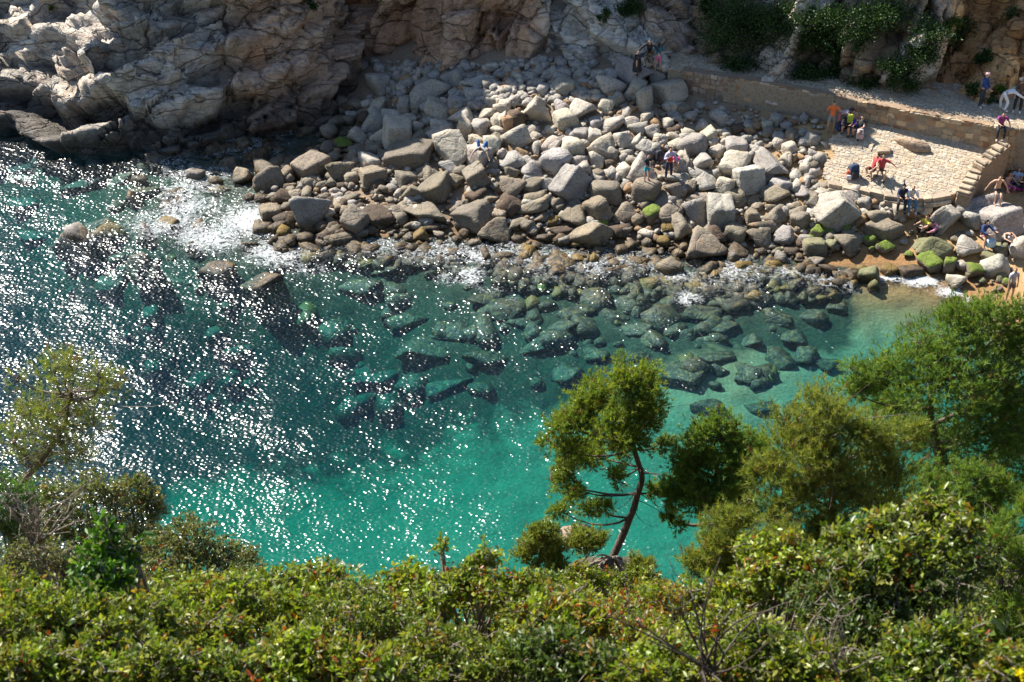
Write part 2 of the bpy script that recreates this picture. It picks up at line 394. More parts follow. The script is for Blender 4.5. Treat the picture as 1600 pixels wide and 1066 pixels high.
def build_ground():
    xs = np.arange(-46, 46.01, 0.28); ys = np.concatenate([np.arange(-10, 26, 1.0), np.arange(26, 76.01, 0.25)])
    X, Y = np.meshgrid(xs, ys, indexing='ij'); x, y = X.ravel(), Y.ravel()
    z = H(x, y)
    P = np.stack([x, y, z], 1)
    z = z + 0.22 * fbm(P * (0.45, 0.45, 0), 4, 5) + np.where(z < 0, 0.35, 0.05) * fbm(P * (1.5, 1.5, 0), 3, 9)
    V = np.stack([x, y, z], 1)
    px, py = topx(V)
    # real colours of the bottom: ochre sand by the beach, pale sand offshore, brown weed between the rocks
    ochre = np.array((0.40, 0.26, 0.125)); pale = np.array((0.42, 0.44, 0.36)); grey = np.array((0.20, 0.17, 0.14))
    k = sstep(-0.3, -1.4, z)[:, None]
    col = ochre * (1 - k) + pale * k
    g = (sstep(1280, 1120, px) * sstep(-0.2, 0.1, z) * sstep(45, 50, y))[:, None]
    col = col * (1 - g * 0.75) + grey * g * 0.75
    weed = np.zeros(len(x)); und = z < -0.05
    edge = np.interp(px, [0, 200, 280, 500, 700, 850, 930, 1050, 1100, 1300], [1150, 880, 775, 745, 715, 665, 620, 560, 500, 480])
    band = sstep(80, -60, py - edge + 170 * fbm(V * (.25, .25, 0), 4, 31))          # weed-grown rocky bottom nearer the beach
    weed = np.where(und, band * (1 + .5 * sstep(500, 200, px) + .75 * sstep(-10, -110, py - edge)), 0) + 1.2 * und * (px > 1000) * sstep(600, 500, py) + 0.2 * und * (px > 1000) * (py < 680)
    weed *= 1 - sstep(1300, 1380, px) * sstep(390, 420, py)
    me = mesh_np('beach', V, grid_faces(len(xs), len(ys)), M_GROUND, True, col, weed=weed)
    link('beach', me, kind='structure')
build_ground()

# ================================================================ the sea
FOAM = [(390,345,70,40,1.1),(330,370,95,38,1.0),(250,350,95,42,.85),(300,320,85,38,.85),(430,395,80,38,.95),(480,420,60,20,.75),(340,300,60,25,.5),(180,330,60,25,.4),(300,400,90,25,.55),(200,390,60,15,.4),
 (620,358,40,14,.8),(660,385,45,14,.6),(745,400,45,22,.9),(735,430,35,25,1.0),(700,435,40,22,.75),(770,455,40,16,.7),(830,400,50,18,.6),(880,395,60,20,.6),(960,390,60,18,.65),(1010,410,60,22,.7),
 (1060,430,60,25,.8),(1075,465,40,22,.9),(1110,415,50,20,.6),(1150,400,60,16,.7),(1220,400,50,20,.8),(1235,425,50,18,.8),(1300,440,60,18,.8),(1390,435,45,10,1.0),(1440,440,45,13,1.15),(1490,455,40,14,1.15),(1515,470,30,14,1.0),
 (1340,455,50,15,.6),(520,300,50,20,.6),(490,320,40,20,.5),(380,240,70,18,.65),(460,245,60,14,.6),(300,245,60,14,.4),(90,240,80,14,.55),(150,245,60,10,.4),(920,470,60,20,.5),(800,470,40,16,.6),(560,400,60,18,.55),(530,380,30,16,.6),(1180,440,50,20,.45),(1580,475,20,30,.6)]
def build_water():
    xs = np.arange(-44, 36.01, 0.175); ys = np.arange(24, 72.01, 0.175)
    X, Y = np.meshgrid(xs, ys, indexing='ij'); x, y = X.ravel(), Y.ravel()
    rng = np.random.RandomState(4); z = np.zeros(len(x))
    for i in range(34):
        lam = math.exp(rng.uniform(math.log(0.9), math.log(7.0))); th = R(62) + rng.normal(0, 0.55)
        amp = 0.0036 * lam ** 0.9; z += amp * np.sin((np.cos(th) * x + np.sin(th) * y) * 2 * math.pi / lam + rng.uniform(0, 6.3))
    V = np.stack([x, y, z], 1); px, py = topx(V)
    foam = np.zeros(len(x))
    for fx, fy, a, b, s in FOAM:
        foam = np.maximum(foam, s * np.exp(-(((px - fx) / a) ** 2 + ((py - fy) / b) ** 2)))
    # broken water along the shore
    dpt = H(x[::1], y[::1]); foam = np.maximum(foam, 0.72 * np.exp(-((dpt + 0.35) / 0.5) ** 2) * (0.55 + 0.9 * np.clip(fbm(V * (.5, .5, 0), 3, 91) + .5, 0, 1)) * (px > 250) * (px < 1330))
    z += 0.10 * foam * fbm(V * (1.2, 1.2, 0), 4, 77)
    nu, nv = len(xs), len(ys); V = np.stack([x, y, z], 1)
    F = grid_faces(nu, nv).tolist()
    # close the body of water downwards so that its volume absorbs light
    a = np.arange(nu * nv).reshape(nu, nv); rim = list(a[:, 0]) + list(a[-1, 1:]) + list(a[::-1, -1][1:]) + list(a[0, ::-1][1:-1])
    low = V[rim].copy(); low[:, 2] = -12.0; o = len(V); m = len(rim)
    F += [[rim[i], o + i, o + (i + 1) % m, rim[(i + 1) % m]] for i in range(m)] + [[o + i for i in range(m)][::-1]]
    V = np.concatenate([V, low]); foam = np.concatenate([foam, np.zeros(m)])
    me = bpy.data.meshes.new('sea'); me.from_pydata(V.tolist(), [], F)
    bm = bmesh.new(); bm.from_mesh(me); bmesh.ops.recalc_face_normals(bm, faces=bm.faces); bm.to_mesh(me); bm.free()
    me.polygons.foreach_set('use_smooth', np.array([len(p.vertices) == 4 and p.index < (nu - 1) * (nv - 1) for p in me.polygons], bool))
    at = me.attributes.new('foam', 'FLOAT', 'POINT'); at.data.foreach_set('value', foam.astype(np.float32))
    me.materials.append(M_WATER)
    link('sea', me, kind='structure')
build_water()

# ================================================================ cliffs
def resample(P, step):
    P = np.asarray(P, float); d = np.concatenate([[0], np.cumsum(np.linalg.norm(np.diff(P, axis=0), axis=1))])
    s = np.arange(0, d[-1], step); Q = np.stack([np.interp(s, d, P[:, k]) for k in range(P.shape[1])], 1)
    ker = max(3, int(1.4 / step)) | 1; pad = ker // 2
    for k in range(3):
        q = np.pad(Q[:, k], pad, mode='edge'); Q[:, k] = np.convolve(q, np.ones(ker) / ker, 'valid')
    return s, Q
def blocks(P, scale, rot, stretch, seed, tilt=0.35, crack=0.12):
    """height pattern of jointed rock: every cell has its own level and slope, with open joints between"""
    Q = (P @ np.array(Matrix.Rotation(R(rot[0]), 3, 'Y') @ Matrix.Rotation(R(rot[1]), 3, 'Z')).T) / np.array(stretch) / scale
    Q = Q + 0.28 * np.stack([fbm(P * 0.8 / scale + 9.1 * k, 3, seed + k) for k in range(3)], 1)
    f1, f2, rnd, vec = worley(Q, seed)
    t = (rnd[:, 1:4] - 0.5) * 2
    h = (rnd[:, 0] - 0.5) * 1.0 + tilt * (vec * t).sum(1) - 0.12 * f1 * f1
    return scale * (h - crack * (1 - sstep(0.0, 0.10, f2 - f1)) ), rnd
def cliff(name, base, top, setback, colfn, seed, rot=(35, 20), amp=1.0, fine=9.0, stretch=(1.6, 1.0, 0.8), lift=0.0, below=1.5, scales=(2.6, 1.1, .45), step=0.11, joint=0.13, stair=0, dip=0.0, knee=99.0):
    B = np.array([at_z(a, b, c) for a, b, c in base]); s, Q = resample(B, step)
    T = np.gradient(Q[:, :2], axis=0); T /= np.linalg.norm(T, axis=1, keepdims=True); N = np.stack([T[:, 1], -T[:, 0]], 1)     # towards the sea
    h = np.concatenate([np.arange(-below, fine, step), np.arange(fine, 30.0, 0.6)])
    bpx = np.interp(s, np.concatenate([[0], np.cumsum(np.linalg.norm(np.diff(B, axis=0), axis=1))]), [b[0] for b in base])
    tp = np.interp(bpx, [a for a, _ in top], [b for _, b in top]); tp = tp + 1.5 * fbm(np.stack([s * 0.35, s * 0, s * 0], 1), 4, seed + 3)
    sb = np.interp(bpx, [a for a, _ in setback], [b for _, b in setback])
    hh = np.minimum(h[None, :], tp[:, None]); back = np.maximum(h[None, :] - tp[:, None], 0) * 1.2
    if stair:
        # bedded ledges: steep risers and narrow treads that climb along the face
        ph = 1.1 * fbm(np.stack([s * 0.22, s * 0, s * 0], 1), 3, seed + 13) * stair + s * dip
        g = (hh + ph[:, None]) / stair + 0.35 * fbm(np.stack([(s[:, None] * 0.5 + 0 * hh).ravel(), (0 * s[:, None] + hh * 0.5).ravel(), 0 * hh.ravel()], 1), 3, seed + 15).reshape(hh.shape)
        fl = np.floor(g); f = g - fl
        zs = (fl + np.minimum(f / 0.62, 1)) * stair - ph[:, None]; os_ = (fl + np.maximum(f - 0.58, 0) / 0.42) * stair - ph[:, None]
        hz = np.where(hh > 0, zs, hh); ho = np.where(hh > 0, os_, hh)
    else:
        hz = hh; ho = hh
    off = sb[:, None] * np.clip(ho, -below, knee) + 0.12 * np.maximum(ho - knee, 0) + back
    hh = hz
    X = Q[:, 0][:, None] - N[:, 0][:, None] * off; Y = Q[:, 1][:, None] - N[:, 1][:, None] * off; Z = Q[:, 2][:, None] + hh + 0 * off
    V = np.stack([X, Y, Z], 2).reshape(-1, 3)
    nrm = np.stack([np.repeat(N[:, 0], len(h)), np.repeat(N[:, 1], len(h)), np.repeat(np.clip(sb, 0.1, 1.2), len(h))], 1); nrm /= np.linalg.norm(nrm, axis=1, keepdims=True)
    d1, r1 = blocks(V, scales[0], rot, stretch, seed, 0.45, joint); d2, r2 = blocks(V, scales[1], (rot[0] + 8, rot[1] - 12), stretch, seed + 31, 0.4, joint * 1.2); d3, r3 = blocks(V, scales[2], rot, stretch, seed + 57, 0.35, joint * 1.2)
    rough = fbm(V * 0.22, 3, seed + 9) * 1.3 + fbm(V * 3.0, 3, seed + 5) * 0.12
    V2 = V + nrm * ((d1 * 1.1 + d2 * 1.1 + d3 * 0.45) * amp + rough * amp)[:, None]
    V2[:, 2] += lift
    col = colfn(V2, r1, r2, np.repeat(bpx, len(h)), np.tile(h, len(s)))
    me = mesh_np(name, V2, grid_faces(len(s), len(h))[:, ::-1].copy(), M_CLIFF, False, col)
    return link(name, me, kind='structure')
def mixc(a, b, k): return np.asarray(a)[None] * (1 - k[:, None]) + np.asarray(b)[None] * k[:, None]

def col_left(V, r1, r2, bpx, h):
    c = mixc((0.40, 0.36, 0.305), (0.54, 0.49, 0.42), r1[:, 0]); 
    red = sstep(330, 430, bpx) * 0.75 + 0.2 * (r2[:, 1] > .8)
    c = c * (1 - red[:, None]) + mixc((0.36, 0.21, 0.13), (0.46, 0.30, 0.20), r2[:, 0]) * red[:, None]
    return c * (0.85 + 0.3 * r2[:, 2:3])
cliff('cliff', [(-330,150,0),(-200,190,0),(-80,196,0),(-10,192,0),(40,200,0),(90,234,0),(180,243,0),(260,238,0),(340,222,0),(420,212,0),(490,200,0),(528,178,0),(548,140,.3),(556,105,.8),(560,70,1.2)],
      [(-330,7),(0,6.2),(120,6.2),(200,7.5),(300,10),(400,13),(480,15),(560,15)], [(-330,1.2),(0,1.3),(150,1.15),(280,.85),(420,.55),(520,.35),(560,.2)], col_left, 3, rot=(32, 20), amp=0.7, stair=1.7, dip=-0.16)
def col_mid(V, r1, r2, bpx, h):
    c = mixc((0.36, 0.21, 0.13), (0.50, 0.34, 0.235), r1[:, 0]); k = sstep(820, 880, bpx)
    pal = mixc((0.44, 0.39, 0.33), (0.56, 0.51, 0.44), r2[:, 0])
    c = c * (1 - k[:, None]) + pal * k[:, None]
    return c * (0.85 + 0.3 * r2[:, 2:3])
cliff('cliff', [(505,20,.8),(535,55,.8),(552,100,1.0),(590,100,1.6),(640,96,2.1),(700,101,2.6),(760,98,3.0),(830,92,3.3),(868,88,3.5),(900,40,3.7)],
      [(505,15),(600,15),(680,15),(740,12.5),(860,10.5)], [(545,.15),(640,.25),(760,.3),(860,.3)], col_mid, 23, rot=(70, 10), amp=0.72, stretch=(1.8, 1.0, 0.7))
def col_slab(V, r1, r2, bpx, h):
    c = mixc((0.44, 0.40, 0.34), (0.57, 0.53, 0.46), r2[:, 0]); o = ((r1[:, 1] > .72))[:, None] * 0.6
    return (c * (1 - o) + np.array((0.30, 0.20, 0.14)) * o) * (0.88 + 0.24 * r2[:, 2:3])
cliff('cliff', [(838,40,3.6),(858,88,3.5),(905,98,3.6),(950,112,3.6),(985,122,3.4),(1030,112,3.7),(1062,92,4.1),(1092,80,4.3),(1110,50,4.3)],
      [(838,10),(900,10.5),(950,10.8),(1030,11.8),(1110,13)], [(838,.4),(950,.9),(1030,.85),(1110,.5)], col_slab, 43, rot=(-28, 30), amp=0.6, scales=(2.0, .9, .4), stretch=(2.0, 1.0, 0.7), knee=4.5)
def col_slope(V, r1, r2, bpx, h):
    earth = mixc((0.17, 0.13, 0.08), (0.32, 0.235, 0.15), r2[:, 0]); pal = mixc((0.40, 0.34, 0.27), (0.55, 0.49, 0.41), r2[:, 1])
    k = ((r1[:, 0] > .62) & (h < 4.5)).astype(float) * sstep(1130, 1200, bpx)
    c = earth * (1 - k[:, None]) + pal * k[:, None]
    o = sstep(1440, 1490, bpx)[:, None]
    och = mixc((0.48, 0.24, 0.085), (0.60, 0.35, 0.15), r1[:, 2]) * (0.8 + 0.4 * r2[:, 2:3])
    return c * (1 - o) + och * o
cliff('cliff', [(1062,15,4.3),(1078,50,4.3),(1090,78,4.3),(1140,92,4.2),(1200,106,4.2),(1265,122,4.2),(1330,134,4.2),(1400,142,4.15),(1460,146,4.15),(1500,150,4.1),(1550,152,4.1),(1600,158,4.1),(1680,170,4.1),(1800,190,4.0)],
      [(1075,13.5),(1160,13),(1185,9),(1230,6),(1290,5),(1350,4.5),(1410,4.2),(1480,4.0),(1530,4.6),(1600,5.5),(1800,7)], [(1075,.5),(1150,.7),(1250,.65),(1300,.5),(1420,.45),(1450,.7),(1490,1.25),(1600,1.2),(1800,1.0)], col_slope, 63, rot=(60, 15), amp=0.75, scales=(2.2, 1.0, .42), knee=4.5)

# ================================================================ walkway, walls and terrace
Z_UP = 4.2
def prism(name, poly, ztop, zbot, mat, col, jitter=0.0):
    P = np.array([[p[0], p[1]] for p in poly]); n = len(P)
    zt = np.broadcast_to(np.asarray(ztop, float), (n,)); zb = np.broadcast_to(np.asarray(zbot, float), (n,))
    V = np.concatenate([np.c_[P, zt], np.c_[P, zb]]); F = [list(range(n)), list(range(2 * n - 1, n - 1, -1))] + [[i, n + i, n + (i + 1) % n, (i + 1) % n] for i in range(n)]
    me = mesh_np(name, V, F, mat, False, np.array(col))
    bm = bmesh.new(); bm.from_mesh(me); bmesh.ops.recalc_face_normals(bm, faces=bm.faces); bm.to_mesh(me); bm.free()
    return me
walk_front = [at_z(*p, Z_UP) for p in [(1044,106),(1085,112),(1120,118),(1200,133),(1280,148),(1350,160),(1420,173),(1490,186),(1550,197)]]
walk_back = [at_z(*p, Z_UP) for p in [(1700,150),(1600,140),(1500,130),(1400,124),(1300,112),(1200,90),(1110,66),(1050,78)]]
walk_right = [at_z(*p, Z_UP) for p in [(1640,212),(1720,225)]]
walk_poly = walk_front + walk_right + walk_back
walk = link('walkway', prism('walkway', walk_poly, Z_UP - 0.05, 2.2, M_PAVE, (0.30, 0.24, 0.17)), kind='structure')

def bevel_stone(poly, z0, z1, rng, col, up=(0, 0, 1)):
    """a low stone: polygon outline (3-D points), rounded top edge, along direction up"""
    P = np.array(poly, float); n = len(P); c = P.mean(0); up = np.array(up, float)
    t = [rng.uniform(-0.012, 0.012) for _ in range(n)]
    V = np.concatenate([P + up * z0, P + (c - P) * 0.05 + up * (z1 * 0.6), P + (c - P) * 0.22 + up * (z1 + np.array(t)[:, None] * 0.6)])
    F = [[i, (i + 1) % n, n + (i + 1) % n, n + i] for i in range(n)] + [[n + i, n + (i + 1) % n, 2 * n + (i + 1) % n, 2 * n + i] for i in range(n)] + [list(range(2 * n, 3 * n))]
    cc = np.tile(np.array(col), (3 * n, 1)); cc[:n] *= 0.85
    return V, F, cc
def paving(poly_px_test, origin, ux, uy, nu, nv, size, rng, zfun, palette):
    """jittered crazy paving: list of (V, F, C) stones lying on zfun"""
    g = {}
    for i in range(nu + 1):
        for j in range(nv + 1):
            off = (0.5 if j % 2 else 0.0)
            p = origin + ux * (i + off + rng.uniform(-.34, .34)) * size[0] + uy * (j + rng.uniform(-.34, .34)) * size[1]
            g[i, j] = p
    out = []
    for i in range(nu):
        for j in range(nv):
            q = [g[i, j], g[i + 1, j], g[i + 1, j + 1], g[i, j + 1]]
            c = sum(q) / 4
            if not poly_px_test(c): continue
            q = [c + (p - c) * 0.96 for p in q]
            mids = [(q[k] + q[(k + 1) % 4]) / 2 + (((q[k] + q[(k + 1) % 4]) / 2) - c) * rng.uniform(0.0, 0.07) for k in range(4)]
            q = [x for k in range(4) for x in (q[k] + (c - q[k]) * rng.uniform(0.03, 0.2), mids[k])]
            q = [np.array((p[0], p[1], zfun(p[0], p[1]))) for p in q]
            col = np.array(palette[rng.randrange(len(palette))]) * rng.uniform(0.85, 1.12)
            out.append(bevel_stone(q, -0.05, rng.uniform(0.004, 0.022), rng, col))
    return out
rng = random.Random(7)
PAV = [(0.41, 0.335, 0.24), (0.45, 0.375, 0.275), (0.39, 0.31, 0.225), (0.43, 0.335, 0.225), (0.38, 0.33, 0.26), (0.46, 0.40, 0.305)]
ua = np.array(walk_front[-1][:2]) - np.array(walk_front[0][:2]); ua /= np.linalg.norm(ua); ub = np.array((-ua[1], ua[0]))
wp = [(p[0], p[1]) for p in walk_poly]
inw = lambda c: bool(inpoly(np.array([c[0]]), np.array([c[1]]), wp)[0])
st = paving(inw, np.array(walk_front[0][:2]) - ua * 1 - ub * 1.0, ua, ub, 104, 58, (0.24, 0.16), rng, lambda x, y: Z_UP - 0.045, PAV)
st.sort(key=lambda s: np.linalg.norm(s[0].mean(0) - np.array((0, 0, 35))))
def stones_as(parent, sts, limit, mat, name='paving_stone'):
    for k, (V, F, C) in enumerate(sts[:limit]):
        c = V.mean(0); link(name, mesh_np(name, V - c, F, mat, False, C), parent, c)
    if len(sts) > limit:
        VV, FF, CC, n = [], [], [], 0
        for V, F, C in sts[limit:]:
            VV.append(V); FF += [[i + n for i in f] for f in F]; CC.append(C); n += len(V)
        link(name, mesh_np(name, np.concatenate(VV), FF, mat, False, np.concatenate(CC)), parent, kind='stuff')
stones_as(walk, st, 0, M_PAVE)

# lower terrace: a ramp of crazy paving between the long wall and the boulders
T_px = [(1296,212,3.05),(1330,192,3.15),(1400,200,3.15),(1545,226,3.15),(1541,236,3.0),(1520,262,2.65),(1493,300,2.2),(1452,306,2.0),(1420,308,1.95),(1375,302,1.95),(1330,290,1.98),(1292,282,2.05),(1288,262,2.25),(1306,238,2.6)]
T_w = [at_z(*p) for p in T_px]
_A = np.array([[p[0], p[1], 1.0] for p in T_w]); _pl = np.linalg.lstsq(_A, np.array([p[2] for p in T_w]), rcond=None)[0]
tz = lambda x, y: float(_pl[0] * x + _pl[1] * y + _pl[2])
terr = link('terrace', prism('terrace', T_w, [tz(p[0], p[1]) - 0.05 for p in T_w], 0.9, M_PAVE, (0.40, 0.315, 0.21)), kind='structure')
tp2 = [(p[0], p[1]) for p in T_w]
st = paving(lambda c: bool(inpoly(np.array([c[0]]), np.array([c[1]]), tp2)[0]), np.array(T_w[0][:2]) - ua * 3 - ub * 7.5, ua, ub, 78, 76, (0.215, 0.158), rng, lambda x, y: tz(x, y) - 0.045, PAV)
st.sort(key=lambda s: s[0].mean(0)[1])
stones_as(terr, st, 300, M_PAVE)

def masonry(name, A, B, ztopA, ztopB, zbot, thick, label, palette, courses, wmin, wmax, cope=True, seed=1, limit=300):
    """rubble wall from A to B (xy), seen face to the right of A->B turned clockwise; every stone is a part"""
    rg = random.Random(seed); A = np.array(A[:2], float); B = np.array(B[:2], float); L = np.linalg.norm(B - A); d = (B - A) / L; nn = np.array((d[1], -d[0]))
    m = link(name, prism(name, [A, B, B - nn * thick, A - nn * thick], [ztopA - .03, ztopB - .03, ztopB - .03, ztopA - .03], zbot, M_STONE, (0.26, 0.185, 0.12)), label=label, cat='wall', kind='thing')
    n = 0
    for k in range(courses):
        s = rg.uniform(-.2, 0)
        while s < L:
            wd = rg.uniform(wmin, wmax); s0, s1 = max(0, s), min(L, s + wd); s += wd
            if s1 - s0 < 0.08: continue
            def zz(ss, kk): 
                zt = ztopA + (ztopB - ztopA) * ss / L; return zbot + (zt - zbot) * kk / courses
            g = 0.012; j = lambda: rg.uniform(-.04, .04)
            pts = [(s0 + g, k, .02 + j()), ((s0 + s1) / 2, k, .01 + j()), (s1 - g, k, .02 + j()), (s1 - g * .6, k + .5, j()), (s1 - g, k + 1, -.02 + j()), ((s0 + s1) / 2, k + 1, -.01 + j()), (s0 + g, k + 1, -.02 + j()), (s0 + g * .6, k + .5, j())]
            P = [np.array((*(A + d * ss), zz(ss, kk) + dz)) for ss, kk, dz in pts]
            col = np.array(palette[rg.randrange(len(palette))]) * rg.uniform(.7, 1.3)
            V, F, C = bevel_stone(P, -0.05, rg.uniform(.01, .06), rg, col, (nn[0], nn[1], 0))
            c = V.mean(0); link('stone', mesh_np('stone', V - c, F, M_STONE, False, C), m, c); n += 1
    if cope:
        s = 0.0
        while s < L:
            wd = rg.uniform(.22, .45); s1 = min(L, s + wd); zt = ztopA + (ztopB - ztopA) * (s + s1) / 2 / L
            P = [np.array((*(A + d * a + nn * b), zt)) for a, b in ((s + .02, -thick * rg.uniform(.8, 1)), (s1 - .02, -thick * rg.uniform(.8, 1)), (s1 - .02, .07), (s + .02, .06))]
            V, F, C = bevel_stone(P, -.03, rg.uniform(.04, .1), rg, np.array((0.33, 0.26, 0.18)) * rg.uniform(.75, 1.2))
            c = V.mean(0); link('coping_stone', mesh_np('coping_stone', V - c, F, M_STONE, False, C), m, c); s = s1
    return m
WALLP = [(0.40, 0.265, 0.15), (0.46, 0.33, 0.19), (0.35, 0.22, 0.12), (0.48, 0.36, 0.22), (0.29, 0.165, 0.085), (0.42, 0.32, 0.21)]
WC = at_z(1552, 197, Z_UP)
W0 = at_z(1066, 110, Z_UP); W1 = at_z(1150, 123, Z_UP)
WALLG = [(0.30, 0.22, 0.155), (0.24, 0.17, 0.12), (0.37, 0.31, 0.25), (0.28, 0.23, 0.18)]
masonry('retaining_wall', W0, W1, Z_UP + .02, Z_UP + .02, 2.6, .5, 'broken dark rubble end of the walkway wall beside the pointed pale boulder', WALLG, 6, .2, .5, False, 3)
masonry('retaining_wall', W1, WC, Z_UP + .06, Z_UP + .02, 2.75, .5, 'long ochre stone wall below the walkway, running behind the orange-topped bather', WALLP, 5, .25, .55, False, 5)
E1 = at_z(1520, 258, 2.95); E2 = at_z(1497, 300, 2.45)
masonry('stepped_wall', WC + np.array((.35, -.5, 0)), E1, 3.75, 3.0, 1.0, .55, 'upper flight of rough stone wall stepping down from the purple-shirted sitter', WALLP, 7, .25, .55, True, 8)
masonry('stepped_wall', E1, E2, 2.85, 2.4, .8, .55, 'lower end of rough stone wall above the shirtless man', WALLP, 5, .25, .55, True, 9)
masonry('retaining_wall', WC + np.array((.35, -.35, 0)), WC + np.array((6.0, -.9, 0)), Z_UP + .03, Z_UP + .03, 1.0, .5, 'shaded brown stone wall above the picnickers at the right edge', WALLP, 9, .3, .6, True, 10)
# ledge stones stepping along the front edge of the terrace
def ledge():
    rg = random.Random(12); Pf = [T_w[i] for i in (11, 10, 9, 8, 7, 6)]
    P = np.array(Pf); d = np.concatenate([[0], np.cumsum(np.linalg.norm(np.diff(P, axis=0), axis=1))]); s = 0
    root = link('terrace_kerb', None, label='ragged kerb of ochre slabs along the terrace edge below the red-shirted couple', cat='kerb', kind='thing')
    while s < d[-1] - .3:
        wd = rg.uniform(.4, .9); a = np.array([np.interp(s, d, P[:, k]) for k in range(3)]); b = np.array([np.interp(min(s + wd, d[-1]), d, P[:, k]) for k in range(3)])
        out = np.array((0.1, -1, 0)) * rg.uniform(.05, .5); inn = np.array((0, .25, 0))
        for lev in range(2 + (rg.random() < .4)):
            o2 = out * (1 + .35 * lev); dz = -0.2 * lev
            Q = [a + o2 + (0, 0, dz), b + o2 * rg.uniform(.8, 1.1) + (0, 0, dz), b + inn + (0, 0, dz), a + inn + (0, 0, dz)]
            Q = [q + np.array((0, 0, .0)) for q in Q]
            V, F, C = bevel_stone(Q, -.2, rg.uniform(.0, .04), rg, np.array(PAV[rg.randrange(6)]) * rg.uniform(.7, 1.0))
            c = V.mean(0); link('slab', mesh_np('slab', V - c, F, M_STONE, False, C), root, c)
        s += wd
ledge()

# ================================================================ near hillside under the shrubs and pines
HILL = [(-14, 33.6), (0, 32.2), (4, 29.4), (7, 26.3), (10, 23.4), (14, 18.2), (20, 12.2), (26, 7.0), (30, 2.0), (31.5, -2), (34, -14), (60, -16)]
def hill_z(x, y):
    x = np.asarray(x, float); y = np.asarray(y, float)
    side = 2.8 * sstep(3, 16, x) * sstep(12, 28, y) + 1.2 * sstep(-6, -12, x) * sstep(8, 20, y)
    yy = y - 5.0 * sstep(6, 20, x) * sstep(14, 30, y) + 2.0 * sstep(2, -6, x) * sstep(20, 30, y)
    return np.interp(yy, [a for a, _ in HILL], [b for _, b in HILL]) + 0 * side
def build_hill():
    xs = np.arange(-30, 34.01, 0.5); ys = np.arange(-14, 43.01, 0.5)
    X, Y = np.meshgrid(xs, ys, indexing='ij'); x, y = X.ravel(), Y.ravel(); z = hill_z(x, y)
    P = np.stack([x, y, z], 1); z = z + 1.2 * fbm(P * 0.25, 4, 8) * sstep(9, 16, y)
    link('hillside', mesh_np('hillside', np.stack([x, y, z], 1), grid_faces(len(xs), len(ys)), M_EARTH, True), kind='structure')
build_hill()
# ================================================================ boulders
TONE = {'p': (0.41, 0.365, 0.295), 'g': (0.31, 0.285, 0.25), 'b': (0.20, 0.168, 0.122), 'o': (0.30, 0.19, 0.10), 'r': (0.085, 0.058, 0.036), 'w': (0.40, 0.38, 0.35), 'm': (0.17, 0.145, 0.105), 'y': (0.10, 0.07, 0.04)}
def rock_shape(seed, level, blocky=None):
    """closed boulder: a sphere pressed against a few random planes, edges rounded, then weathered"""
    r = np.random.RandomState(seed); D, F = ico(level)
    ax = np.array(Matrix.Rotation(r.uniform(0, 6.28), 3, 'Z') @ Matrix.Rotation(r.uniform(-.5, .5), 3, 'X'))
    if r.rand() < .5:
        n = [ax[:, k] * sg for k in range(3) for sg in (1, -1)]; h = list(r.uniform(0.5, 0.95, 6)); extra = r.randint(1, 5)
    else:
        n = [np.array(q, float) / math.sqrt(3) for q in ((1, 1, 1), (1, -1, -1), (-1, 1, -1), (-1, -1, 1))]; n = [ax @ q for q in n]; h = list(r.uniform(0.5, 0.8, 4)); extra = r.randint(4, 8)
    for _ in range(extra):
        v = r.normal(size=3); v /= np.linalg.norm(v); n.append(v); h.append(r.uniform(0.6, 0.95))
    k = r.uniform(14, 55) if blocky is None else blocky
    S = np.maximum(D @ np.array(n).T, 0) / np.array(h)
    rad = np.minimum((S ** k).sum(1) ** (-1.0 / k), 1.7)
    V = D * rad[:, None]
    V = V * (1 + 0.10 * fbm(V * 1.1 + seed * 1.7, 3, seed % 97) + 0.09 * fbm(V * 3.5 + seed, 3, seed % 89))[:, None]
    # a split or two along a joint
    for _ in range(r.randint(0, 3)):
        v = r.normal(size=3); v /= np.linalg.norm(v); d = V @ v - r.uniform(-.35, .35)
        V = V - D * (0.07 * np.exp(-(d / 0.05) ** 2))[:, None]
    ext = V.max(0) - V.min(0); V = (V - (V.max(0) + V.min(0)) / 2) / ext * 2
    return V, F

